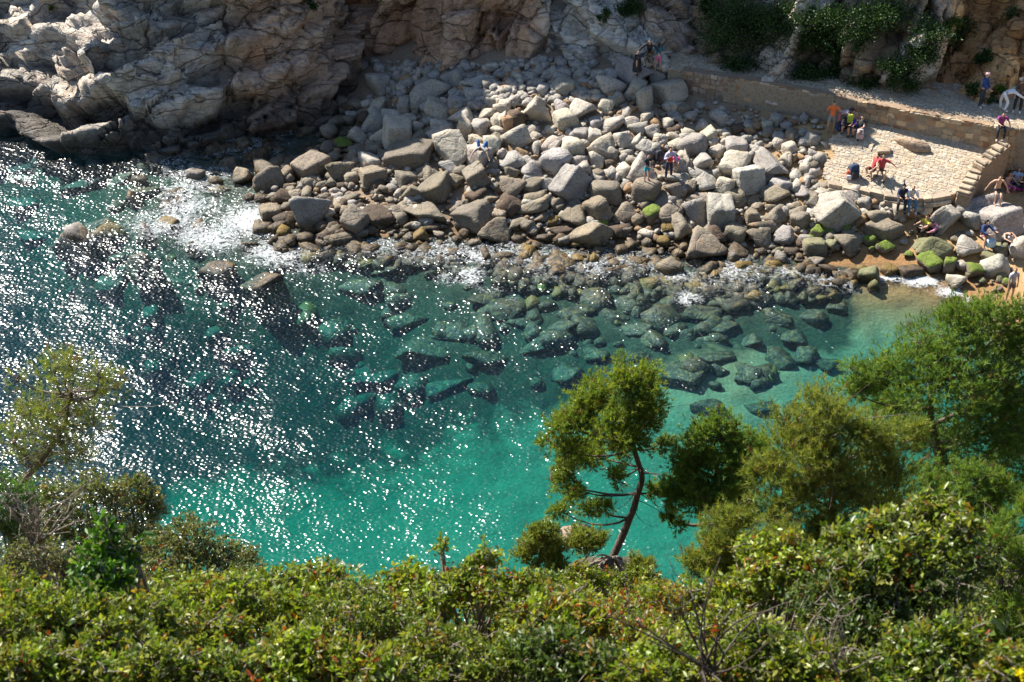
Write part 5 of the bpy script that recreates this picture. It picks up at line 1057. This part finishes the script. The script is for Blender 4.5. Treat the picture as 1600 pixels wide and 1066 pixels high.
# ================================================================ people and their things
DG = bpy.context.evaluated_depsgraph_get()
def V3(*a): return np.array(a, float)
def unit(v): return v / (np.linalg.norm(v) + 1e-9)
def skeleton(P):
    """joints of a person facing -Y, origin under the pelvis on the supporting surface; P: pose angles in degrees"""
    s = lambda a: math.sin(R(a)); c = lambda a: math.cos(R(a))
    J, E, Rd, bone = [], [], [], {}
    def jt(p, r, parent=None, b=None):
        J.append(np.array(p, float)); Rd.append(r); i = len(J) - 1
        if parent is not None: E.append((parent, i)); bone[(parent, i)] = b
        return i
    hp = P.get('hip', .93); L = P.get('lean', 0); tw = P.get('side', 0)
    t = unit(V3(s(tw), -s(L) * c(tw), c(L) * c(tw))); f = unit(V3(0, -c(L), -s(L)))
    pel = V3(0, 0, hp); ip = jt(pel, (.135, .105)); w = jt(pel + .17 * t, (.125, .095), ip, 'belly'); ch = jt(pel + .34 * t, (.15, .11), w, 'chest'); nk = jt(pel + .50 * t, (.06, .06), ch, 'upper')
    HL = P.get('head', L * .5); ht = unit(V3(s(tw) * .5, -s(HL), c(HL))); hf = unit(V3(P.get('turn', 0), -c(HL), -s(HL)))
    n0 = pel + .50 * t
    jaw = jt(n0 + .10 * ht + .02 * hf, (.068, .075), nk, 'neck'); hd = jt(n0 + .18 * ht + .01 * hf, (.078, .095), jaw, 'head'); jt(n0 + .255 * ht - .005 * hf, (.055, .065), hd, 'head')
    jt(n0 + .155 * ht + .115 * hf, (.012, .016), hd, 'nose')
    side = V3(1, 0, 0)
    for sg, k in ((-1, 'L'), (1, 'R')):
        sh = jt(n0 - .055 * t + sg * .175 * side, (.062, .058), ch, 'upper')
        a, o, b, bo = P.get('arm' + k, (10, 10, 10, 0))                      # upper arm forward/out, forearm forward/out (angles from hanging)
        u = unit(V3(sg * s(o), -s(a) * c(o), -c(a) * c(o))); fo = unit(V3(sg * s(bo), -s(b) * c(bo), -c(b) * c(bo)))
        el = jt(J[sh] + .29 * u, (.042, .042), sh, 'uarm' + k); wr = jt(J[el] + .25 * fo, (.028, .024), el, 'farm' + k)
        pm = jt(J[wr] + .075 * fo, (.038, .020), wr, 'hand'); sd = unit(np.cross(fo, V3(.1, .95, .3)))
        for q, (off, ln) in enumerate(((-.03, .072), (-.010, .082), (.011, .076), (.030, .060))):
            k1 = J[pm] + sd * off * .9 + fo * .035; m1 = jt(k1, (.0095, .0095), pm, 'hand'); bend = unit(fo + unit(np.cross(sd, fo)) * .35)
            m2 = jt(k1 + bend * ln * .55, (.0085, .0085), m1, 'hand'); jt(k1 + bend * ln * .55 + unit(fo + unit(np.cross(sd, fo)) * .8) * ln * .45, (.007, .007), m2, 'hand')
        th = jt(J[wr] + fo * .035 + sd * -.04, (.012, .012), wr, 'hand'); jt(J[wr] + fo * .075 + sd * -.062, (.009, .009), th, 'hand')
        A, B, sp = P.get('leg' + k, (3, -2, 5))                              # thigh forward, shin forward, spread
        hj = jt(pel + V3(sg * .095, 0, -.05), (.092, .09), ip, 'hip'); d1 = unit(V3(sg * s(sp), -s(A) * c(sp), -c(A) * c(sp))); kn = jt(J[hj] + .42 * d1, (.056, .06), hj, 'thigh')
        d2 = unit(V3(sg * s(P.get('shinout', 0)), -s(B), -c(B))); mid = jt(J[kn] + .18 * d2, (.052, .056), kn, 'shin'); an = jt(J[kn] + .41 * d2, (.034, .036), mid, 'shin')
        td = unit(V3(sg * .15, -c(B * .35) , -.12 - .9 * max(0, s(P.get('toe', 0))))); hl = jt(J[an] + V3(0, 0, -.045) + td * -.03, (.032, .032), an, 'foot'); jt(J[an] + V3(0, 0, -.05) + td * .15, (.034, .026), an, 'foot')
    return np.array(J), E, Rd, bone
HAIRC = {'black': (0.012, 0.010, 0.009), 'brown': (0.05, 0.028, 0.015), 'red': (0.20, 0.055, 0.02), 'grey': (0.3, 0.29, 0.27)}
SKIN = [(0.52, 0.30, 0.20), (0.46, 0.26, 0.17), (0.58, 0.36, 0.26)]
_pc = [0]
COVER = {
 'tshirt': {'belly', 'chest', 'upper', 'uarm'}, 'top': {'belly', 'chest', 'upper', 'uarm', 'farm'}, 'vest': {'belly', 'chest'},
 'shorts': {'hip', 'thigh_half'}, 'trousers': {'hip', 'thigh', 'shin'}, 'shoes': {'foot'},
}
def person(label, px, py, pose, rz=0, wear=(), hair='black', hairlen=0, hat=None, skin=0, scale=1.0, z=None, dxyz=(0, 0, 0), seat=0.0):
    J, E, Rd, bone = skeleton(pose)
    _pc[0] += 1
    me = bpy.data.meshes.new('body'); me.from_pydata([tuple(j) for j in J], E, []); ob = bpy.data.objects.new('body_tmp', me); COL.objects.link(ob)
    md = ob.modifiers.new('skin', 'SKIN'); md.use_smooth_shade = True; md.branch_smoothing = .6
    sv = me.skin_vertices[0].data
    for i, r in enumerate(Rd): sv[i].radius = r; sv[i].use_root = (i == 0)
    sb = ob.modifiers.new('sub', 'SUBSURF'); sb.levels = 1; sb.render_levels = 1
    dg = bpy.context.evaluated_depsgraph_get(); ev = ob.evaluated_get(dg); m2 = bpy.data.meshes.new_from_object(ev)
    bpy.data.objects.remove(ob); bpy.data.meshes.remove(me)
    # base on the surface
    n = len(m2.vertices); V = np.empty(n * 3); m2.vertices.foreach_get('co', V); V = V.reshape(-1, 3); Nn = np.empty(n * 3); m2.vertices.foreach_get('normal', Nn); Nn = Nn.reshape(-1, 3)
    low = V[:, 2].min() if not seat else seat
    if z is None: g = hit(px, py)
    else: g = at_z(px, py, z)
    root = link('person', None, None, (g[0] + dxyz[0], g[1] + dxyz[1], g[2] + dxyz[2]), (0, 0, R(rz)), label=label, cat='person'); root.scale = (scale,) * 3
    V[:, 2] -= low
    m2.vertices.foreach_set('co', V.astype(np.float32).ravel()); m2.materials.clear(); m2.materials.append(plain('skin_%d' % skin, SKIN[skin], .55)); m2.name = 'body'
    m2.polygons.foreach_set('use_smooth', np.ones(len(m2.polygons), bool)); m2.update()
    link('body', m2, root)
    # nearest bone of every vertex
    Jz = J - (0, 0, low); best = np.full(n, 9.0); bi = np.zeros(n, int); bt = np.zeros(n); names = []
    for q, (a, b) in enumerate(E):
        A, B = Jz[a], Jz[b]; d = B - A; tt = np.clip(((V - A) @ d) / (d @ d + 1e-9), 0, 1); dist = np.linalg.norm(V - A - tt[:, None] * d, axis=1) - .5 * (Rd[a][0] + Rd[b][0]) * .6
        k = dist < best; best[k] = dist[k]; bi[k] = q; bt[k] = tt[k]; names.append(bone[(a, b)])
    nm = np.array(names)[bi]; faces = [list(p.vertices) for p in m2.polygons]
    def garment(gname, mask, infl, color, rough=.85):
        F = [f for f in faces if sum(mask[v] for v in f) >= len(f) - 0]
        if not F: return
        ids = sorted({v for f in F for v in f}); mp = {v: i for i, v in enumerate(ids)}
        W = V[ids] + Nn[ids] * infl; gm = mesh_np(gname, W, [[mp[v] for v in f] for f in F], plain('cloth_%02d%02d%02d' % tuple(int(c * 99) for c in color), color, rough), True)
        link(gname, gm, root)
    for gname, cov, color in wear:
        if cov == 'skirt':
            pz = Jz[0]; an = (Jz[[i for i in range(len(J)) if False]] if False else None)
            legs = [Jz[b] for (a, b) in E if bone[(a, b)] == 'shin']; end = np.mean(legs, 0); P0 = pz + (0, 0, .06)
            Vt, Ft = tube(bez(P0, end, (0, .02, 0), 8), np.linspace(.15, .25, 8), 14); link(gname, mesh_np(gname, Vt, Ft, plain('cloth_%02d%02d%02d' % tuple(int(c * 99) for c in color), color), True), root); continue
        s = COVER[cov]; mask = np.zeros(n, bool)
        for bn in ('belly', 'chest', 'upper', 'hip', 'foot'): 
            if bn in s: mask |= nm == bn
        if 'uarm' in s: mask |= np.isin(nm, ['uarmL', 'uarmR']) & ((bt < .62) if 'farm' not in s else True)
        if 'farm' in s: mask |= np.isin(nm, ['farmL', 'farmR']) & (bt < .85)
        if 'thigh' in s or 'thigh_half' in s: mask |= (nm == 'thigh') & ((bt < .62) if 'thigh_half' in s else True)
        if 'hip' in s: mask |= (nm == 'belly') & (bt < .35)
        if 'shin' in s: mask |= nm == 'shin'
        garment(gname, mask, .016 if cov in ('shorts', 'trousers', 'shoes') else .034 if gname in ('waistcoat',) else .022, color)
    # hair: cap over crown and back of the head, longer locks down the neck
    hn = np.isin(nm, ['head', 'neck', 'nose']); hc = [Jz[b] for (a, b) in E if bone[(a, b)] == 'head'][0]
    jw = [Jz[b] for (a, b) in E if bone[(a, b)] == 'neck'][0]; up = unit(hc - jw); ns = [Jz[b] for (a, b) in E if bone[(a, b)] == 'nose'][0]; fw = unit(ns - hc); fw = unit(fw - up * (fw @ up))
    rel = V - hc; mask = hn & ((rel @ up) - .75 * (rel @ fw) > .005) & ((rel @ up) > -.11)
    garment('hair', mask, .014, HAIRC[hair], .5)
    if hairlen:
        Vt, Ft = tube(bez(hc - fw * .05 + up * .03, hc - fw * .085 - up * hairlen, -fw * .03, 7), np.array((.075, .085, .085, .08, .07, .055, .02)), 10)
        link('hair', mesh_np('hair', Vt, Ft, plain('cloth_hair_' + hair, HAIRC[hair], .5), True), root)
    for sg in (-1, 1):                                   # eyes and ears
        sx = unit(np.cross(fw, up)); e = hc - up * .012 + fw * .083 + sx * sg * .032; Vi, Fi = ico(1)
        link('eye', mesh_np('eye', Vi * .011 + e, Fi, plain('eye_dark', (0.02, 0.015, 0.012), .2), True), root)
        Vi2 = Vi * (.5, 1, 1) * .028; er = hc - up * .02 + sx * sg * .083; link('ear', mesh_np('ear', Vi2 + er, Fi, plain('skin_%d' % skin, SKIN[skin], .55), True), root)
    mo = hc - up * .075 + fw * .088; link('mouth', mesh_np('mouth', Vi * (.022, .01, .006) + mo, Fi, plain('lip', (0.34, 0.12, 0.10), .5), True), root)
    if hat:
        kind, color = hat; pts = np.array([hc + up * k for k in (.02, .04, .06, .10, .115)]); 
        Vt, Ft = tube(pts, np.array(((.20 if kind == 'brim' else .125), (.19 if kind == 'brim' else .12), .112, .095, .03)), 14)
        link('hat', mesh_np('hat', Vt, Ft, plain('cloth_hat_%02d%02d%02d' % tuple(int(c * 99) for c in color), color), True), root)
    return root
BLK, NAVY, WHT, PINK, ORG = (0.016, 0.016, 0.019), (0.02, 0.045, 0.15), (0.72, 0.72, 0.74), (0.60, 0.16, 0.24), (0.80, 0.17, 0.04)
STAND = dict(hip=.93)
SITUP = dict(hip=.12, lean=-12, head=8, legL=(118, -28, 8), legR=(110, -22, 8), armL=(60, 12, 95, -10), armR=(60, 12, 95, -10))
SITEDGE = dict(hip=.12, lean=14, head=28, legL=(80, 4, 8), legR=(84, 8, 8), armL=(40, 10, 95, -20), armR=(40, 10, 95, -20))
BEND = dict(hip=.90, lean=78, head=70, legL=(6, -6, 8), legR=(0, 2, 8), armL=(62, 8, 60, 0), armR=(50, 8, 66, 0))
def pose(b, **k): d = dict(b); d.update(k); return d

person('stooping person in a long black skirt bent over on the grey slab', 995, 116, pose(BEND, lean=62, armL=(70, 10, 30, 0)), 60, [('top', 'top', (0.02, 0.025, 0.05)), ('skirt', 'skirt', BLK), ('shoes', 'shoes', BLK)], 'black', .2)
person('person in a black jacket over a white shirt sitting with arms spread on the slabs', 1014, 98, pose(SITEDGE, hip=.35, armL=(20, 50, 20, 30), armR=(25, 50, 40, 20), lean=18), -10, [('shirt', 'vest', (0.50, 0.50, 0.60)), ('jacket', 'top', BLK), ('trousers', 'trousers', (0.10, 0.085, 0.05)), ('shoes', 'shoes', BLK)], 'black')
person('girl in pink shorts and teal top standing with her back turned', 1027, 113, pose(STAND, lean=14, armL=(30, 8, 60, 0), armR=(30, 8, 60, 0)), 175, [('top', 'tshirt', (0.03, 0.14, 0.20)), ('shorts', 'shorts', (0.60, 0.14, 0.30)), ('shoes', 'shoes', (0.02, 0.03, 0.25))], 'black', .18, scale=.92)
person('bather in an orange top and grey shorts standing by the wall', 1297, 208, pose(STAND, armL=(-25, 45, 70, -20), armR=(15, 20, 60, 0), legL=(4, 0, 6), legR=(-4, 2, 6)), 165, [('swim_top', 'tshirt', ORG), ('shorts', 'shorts', (0.28, 0.28, 0.27))], 'black', scale=1.0)
person('bather in pale top and pink shorts bending forward by the wall', 1308, 205, pose(BEND, lean=70), 75, [('top', 'tshirt', (0.52, 0.42, 0.46)), ('shorts', 'shorts', (0.60, 0.20, 0.20))], 'black', .25)
person('dark-haired woman in black sitting knees up by the purple towel', 1320, 212, SITUP, -25, [('top', 'tshirt', BLK), ('shorts', 'shorts', BLK), ('shoes', 'shoes', BLK)], 'black', .25, dxyz=(.1, .2, 0))
person('second woman sitting knees up beside a pale backpack', 1338, 216, pose(SITUP, lean=-25), -40, [('top', 'tshirt', (0.03, 0.03, 0.03)), ('shorts', 'shorts', (0.03, 0.03, 0.035)), ('shoes', 'shoes', BLK)], 'black', dxyz=(.1, .1, 0))
person('man in a blue sweater and pink cap standing on the walkway', 1531, 167, pose(STAND, armL=(20, 8, 70, -10), armR=(15, 8, 40, -10), head=12), 50, [('sweater', 'top', (0.015, 0.05, 0.20)), ('trousers', 'trousers', (0.03, 0.04, 0.055)), ('shoes', 'shoes', (0.6, 0.58, 0.55))], 'brown', hat=('cap', (0.62, 0.38, 0.36)), z=Z_UP, scale=1.03)
wp_ = person('person in a white jumpsuit stooping on the walkway', 1564, 173, pose(BEND, legL=(30, -12, 10), legR=(-12, 10, 8), lean=72, hip=.88), 80, [('jumpsuit_top', 'top', WHT), ('jumpsuit_trousers', 'trousers', WHT), ('shoes', 'shoes', WHT)], 'black', z=Z_UP)
person('man in a brown jacket and black brimmed hat standing on the walkway', 1588, 175, pose(STAND, armL=(8, 8, 25, 0), armR=(8, 8, 20, 0), head=15), -20, [('jacket', 'top', (0.085, 0.055, 0.04)), ('trousers', 'trousers', BLK), ('shoes', 'shoes', (0.6, 0.6, 0.6))], 'black', hat=('brim', BLK), z=Z_UP, scale=1.03)
person('person in a purple shirt sitting on the corner of the walkway wall', 1563, 199, pose(SITEDGE, armR=(10, 35, 20, 20)), -5, [('shirt', 'tshirt', (0.22, 0.03, 0.16)), ('trousers', 'trousers', BLK), ('shoes', 'shoes', (0.5, 0.4, 0.38))], 'brown', z=Z_UP, dxyz=(0, .05, .03), seat=.03)
person('woman in a red top reclining beside the red-shirted man on the terrace', 1360, 277, pose(SITUP, lean=-30, armL=(-40, 10, -20, 10), armR=(60, 10, 80, 0)), -50, [('top', 'tshirt', (0.42, 0.05, 0.05)), ('shorts', 'shorts', (0.03, 0.03, 0.04))], 'brown', .12, dxyz=(.1, .15, 0))
person('man in a red shirt sitting with one arm stretched out on the terrace', 1371, 281, pose(SITUP, lean=-8, armR=(-20, 60, -30, 40), legR=(95, -15, 15), legL=(112, -35, 5)), -20, [('shirt', 'tshirt', (0.50, 0.055, 0.06)), ('shorts', 'shorts', (0.05, 0.035, 0.03)), ('shoes', 'shoes', (0.05, 0.04, 0.04))], 'brown', dxyz=(.15, .15, 0))
person('woman in a navy gilet sitting at the terrace kerb', 1409, 310, SITEDGE, -10, [('gilet', 'top', (0.03, 0.035, 0.07)), ('trousers', 'trousers', (0.02, 0.02, 0.025)), ('shoes', 'shoes', BLK)], 'black', .22, z=2.05, seat=.03)
person('man in a white shirt and jeans sitting at the terrace kerb', 1422, 311, SITEDGE, 5, [('shirt', 'top', (0.66, 0.62, 0.58)), ('jeans', 'trousers', (0.06, 0.16, 0.28)), ('shoes', 'shoes', (0.5, 0.5, 0.5))], 'black', z=2.05, seat=.03)
person('shirtless man in dark shorts sitting on the big grey boulder', 1556, 316, pose(SITEDGE, lean=2, armL=(-10, 45, 5, 25), armR=(0, 35, 15, 25), legL=(85, -5, 3), legR=(80, 15, 3)), -5, [('shorts', 'shorts', (0.02, 0.02, 0.025))], 'brown', dxyz=(0, .15, .03))
person('woman in a pink dress sitting in the shade of the wall', 1573, 293, pose(SITUP, lean=0), 20, [('dress_top', 'vest', (0.42, 0.12, 0.25)), ('dress_skirt', 'trousers', (0.45, 0.14, 0.28))], 'red', .15, z=1.55, seat=.03)
person('person in a pale blue shirt sitting in the shade of the wall', 1587, 287, SITUP, -30, [('shirt', 'tshirt', (0.42, 0.52, 0.68)), ('trousers', 'trousers', (0.06, 0.09, 0.18))], 'black', z=1.6, seat=.03)
person('half-cut picnicker at the right edge in the shade of the wall', 1600, 290, SITUP, -60, [('shirt', 'tshirt', (0.35, 0.2, 0.2)), ('trousers', 'trousers', BLK)], 'black', z=1.6, seat=.03)
person('red-haired woman in a yellow top sitting on the sand', 1450, 371, pose(SITUP, lean=-2), -60, [('top', 'tshirt', (0.55, 0.52, 0.05)), ('trousers', 'trousers', BLK), ('shoes', 'shoes', BLK)], 'red', .06, z=.95, seat=.03, dxyz=(.0, .55, 0))
person('woman in a pink patterned top curled up behind the woman in yellow', 1467, 372, pose(SITUP, lean=35, head=60), -55, [('top', 'top', (0.50, 0.20, 0.28)), ('trousers', 'trousers', (0.02, 0.02, 0.025)), ('shoes', 'shoes', BLK)], 'brown', .12, z=.95, seat=.03, dxyz=(.0, .55, 0))
person('dark-haired woman in a navy top sitting on the grey boulder by the sand', 1532, 384, pose(SITEDGE, armR=(60, 10, 100, -10)), 25, [('top', 'top', NAVY), ('shorts', 'shorts', (0.45, 0.22, 0.22)), ('shoes', 'shoes', (0.10, 0.14, 0.22))], 'black', .25, dxyz=(0, .1, .02))
person('bare-backed person hunched forward in black trousers near the sand', 1567, 384, pose(SITUP, lean=38, head=70, armL=(70, 20, 90, -30), armR=(70, 20, 90, -30)), 10, [('trousers', 'trousers', BLK), ('shoes', 'shoes', (0.6, 0.6, 0.62))], 'brown', dxyz=(0, .1, .02))
person('child in a black top and turquoise shorts standing on a brown boulder', 1010, 283, pose(STAND, armL=(20, 10, 75, -25), armR=(20, 10, 80, -25), head=20), 30, [('top', 'tshirt', (0.02, 0.022, 0.03)), ('shorts', 'shorts', (0.02, 0.36, 0.46)), ('shoes', 'shoes', (0.05, 0.03, 0.12))], 'brown', scale=.84)
person('woman in red and lilac with dark trousers standing among the boulders', 1044, 279, pose(STAND, lean=8, armL=(20, 30, 130, -20), armR=(30, 10, 50, 0)), 20, [('top', 'top', (0.45, 0.40, 0.55)), ('waistcoat', 'vest', (0.62, 0.05, 0.04)), ('trousers', 'trousers', (0.02, 0.025, 0.06)), ('shoes', 'shoes', (0.04, 0.03, 0.06))], 'brown', .1)
person('small girl in bright pink bending beside the woman in red', 1056, 262, pose(SITUP, lean=30, head=40), -10, [('top', 'tshirt', (0.80, 0.06, 0.25)), ('shorts', 'shorts', (0.70, 0.10, 0.25))], 'black', .08, scale=.72, dxyz=(0, .1, .03))
person('visitor in blue trousers lying back over a pale boulder with legs raised', 752, 241, pose(SITUP, hip=.14, lean=-68, head=-50, legL=(140, 20, 22), legR=(150, 60, 14), armL=(-60, 40, -40, 20), armR=(-60, 40, -40, 20)), 175, [('shirt', 'tshirt', (0.30, 0.29, 0.28)), ('trousers', 'trousers', (0.02, 0.10, 0.30)), ('shoes', 'shoes', (0.10, 0.18, 0.30))], 'brown', scale=.95, dxyz=(0, .1, .05))
person('walker in a navy top and blue shorts on the sand at the right edge', 1598, 505, pose(STAND, armL=(10, 8, 30, 0), legL=(14, 0, 4), legR=(-12, -6, 4)), -70, [('top', 'tshirt', (0.02, 0.03, 0.09)), ('shorts', 'shorts', (0.05, 0.12, 0.25))], 'black', z=.2)
person('walker in pale grey half hidden behind the broad pine', 1575, 470, pose(STAND), 20, [('top', 'tshirt', (0.4, 0.38, 0.42)), ('shorts', 'shorts', (0.12, 0.1, 0.1))], 'brown', z=.25)

def backpack(label, px, py, color, pocket, rz=0, z=None, dxyz=(0, 0, 0), parent=None, loc=None, rot=None, sc=1.0):
    def puff(sx, sy, sz, k=6):
        D, F = ico(3); rr = ((np.abs(D) ** k).sum(1)) ** (-1 / k); return D * rr[:, None] * (sx, sy, sz) * (1 + .06 * fbm(D * 2.3, 3, 5))[:, None], F
    g = (hit(px, py) if z is None else at_z(px, py, z)) if loc is None else loc
    root = link('backpack', None, parent, np.array(g) + dxyz, rot or (R(-12), 0, R(rz)), label=label, cat='backpack')
    root.scale = (sc,) * 3
    V, F = puff(.17, .12, .26); link('bag', mesh_np('bag', V + (0, 0, .26), F, plain('bag_' + label[:18], color), True), root)
    V, F = puff(.13, .06, .12); link('pocket', mesh_np('pocket', V + (0, -.12, .17), F, plain('pocket_' + label[:18], pocket), True), root)
    for sg in (-1, 1):
        Vt, Ft = tube(bez((sg * .09, .10, .48), (sg * .11, .10, .06), (sg * .03, .12, 0), 7), .02, 6); link('strap', mesh_np('strap', Vt, Ft, plain('bag_' + label[:18], color), True), root)
    Vt, Ft = tube(bez((-.04, .05, .5), (.04, .05, .5), (0, 0, .05), 6), .012, 6); link('handle', mesh_np('handle', Vt, Ft, plain('bag_' + label[:18], color), True), root)
    return root
backpack('big dark blue backpack standing left of the red-shirted couple', 1334, 279, (0.025, 0.045, 0.09), (0.03, 0.03, 0.035), 15, sc=1.35)
backpack('small backpack with orange and white panels leaning on the dark blue one', 1326, 281, (0.45, 0.10, 0.03), (0.6, 0.6, 0.62), -20, sc=.9)
backpack('white and pink backpack beside the seated women by the wall', 1343, 218, (0.55, 0.52, 0.52), (0.55, 0.35, 0.38), 10)
backpack('black backpack lying behind the woman in red and lilac', 1031, 251, (0.02, 0.02, 0.025), (0.05, 0.05, 0.055), 30)
backpack('yellow-green backpack standing behind the purple towel', 1328, 192, (0.35, 0.42, 0.03), (0.25, 0.33, 0.03), -5, sc=.8)
backpack('navy backpack between the bending bather and the sitting women', 1312, 205, (0.02, 0.03, 0.09), (0.03, 0.05, 0.14), 20, sc=.9)
backpack('pale canvas backpack worn by the stooping person in white', 0, 0, (0.42, 0.40, 0.30), (0.36, 0.34, 0.26), 0, loc=(wp_.location[0] + .28, wp_.location[1] + .04, wp_.location[2] + 1.0), rot=(0, R(74), R(0)), sc=.85)
def towel(name, label, px, py, w, d, color, rz, cat='towel', lift=.03, crump=.06):
    g = hit(px, py); xs = np.linspace(-w / 2, w / 2, 22); ys = np.linspace(-d / 2, d / 2, 16); X, Y = np.meshgrid(xs, ys, indexing='ij'); P = np.stack([X.ravel(), Y.ravel(), 0 * X.ravel()], 1)
    P[:, 2] = lift + crump * (1 + 2 * fbm(P * 5 + px, 3, 5)); n = len(P); Q = P.copy(); Q[:, 2] -= .02
    F = np.concatenate([grid_faces(22, 16), grid_faces(22, 16)[:, ::-1] + n]); link(name, mesh_np(name, np.concatenate([P, Q]), F, plain(name + label[:12], color), True), None, g, (0, 0, R(rz)), label=label, cat=cat)
towel('towel', 'bright purple towel spread behind the sitting women', 1335, 198, .95, .6, (0.14, 0.03, 0.55), -20, crump=.16)
towel('towel', 'crumpled magenta cloth at the right edge in the shade', 1597, 297, .6, .35, (0.35, 0.03, 0.15), 10)
def bag(label, px, py, color, w=.3, h=.32):
    g = hit(px, py); D, F = ico(3); rr = ((np.abs(D) ** 4).sum(1)) ** (-1 / 4); V = D * rr[:, None] * (w / 2, w / 3, h / 2) * (1 + .25 * fbm(D * 2.5, 4, 3))[:, None] + (0, 0, h / 2)
    root = link('bag', None, None, g, (0, 0, .3), label=label, cat='bag'); link('pouch', mesh_np('pouch', V, F, plain('bagc' + label[:14], color), True), root)
    for s in (-1, 1):
        Vt, Ft = tube(bez((-w * .3, s * .05, h * .9), (w * .3, s * .05, h * .9), (0, 0, .14), 7), .01, 5); link('handle', mesh_np('handle', Vt, Ft, plain('bagc' + label[:14], color), True), root)
bag('pale blue plastic bag beside the woman in the navy top', 1547, 386, (0.42, 0.56, 0.66), .45, .4)
bag('white and black bag on the rock right of the hunched person', 1578, 376, (0.45, 0.45, 0.46), .3, .25)
def bottle(label, px, py, color, h=.24):
    g = hit(px, py); z = np.array((0, .01, .02, .14, .17, .19, .21, .215, .24)) * h / .24; r = np.array((.0, .03, .034, .034, .03, .014, .013, .016, .015)) * h / .24
    V, F = tube(np.c_[0 * z, 0 * z, z], r, 10); root = link('bottle', None, None, g, label=label, cat='bottle'); link('glass', mesh_np('glass', V, F, plain('bottle' + label[:10], color, .2), True), root)
    V, F = tube(np.c_[[0, 0], [0, 0], np.array((.212, .245)) * h / .24], np.array((.017, .016)) * h / .24, 10); link('cap', mesh_np('cap', V, F, plain('bottlecap', (.6, .6, .62)), True), root)
bottle('white bottle standing on the slab below the group of three', 1017, 106, (0.55, 0.6, 0.62), .34)
bottle('clear water bottle on the paving right of the red-shirted man', 1395, 282, (0.5, 0.62, 0.68), .3)
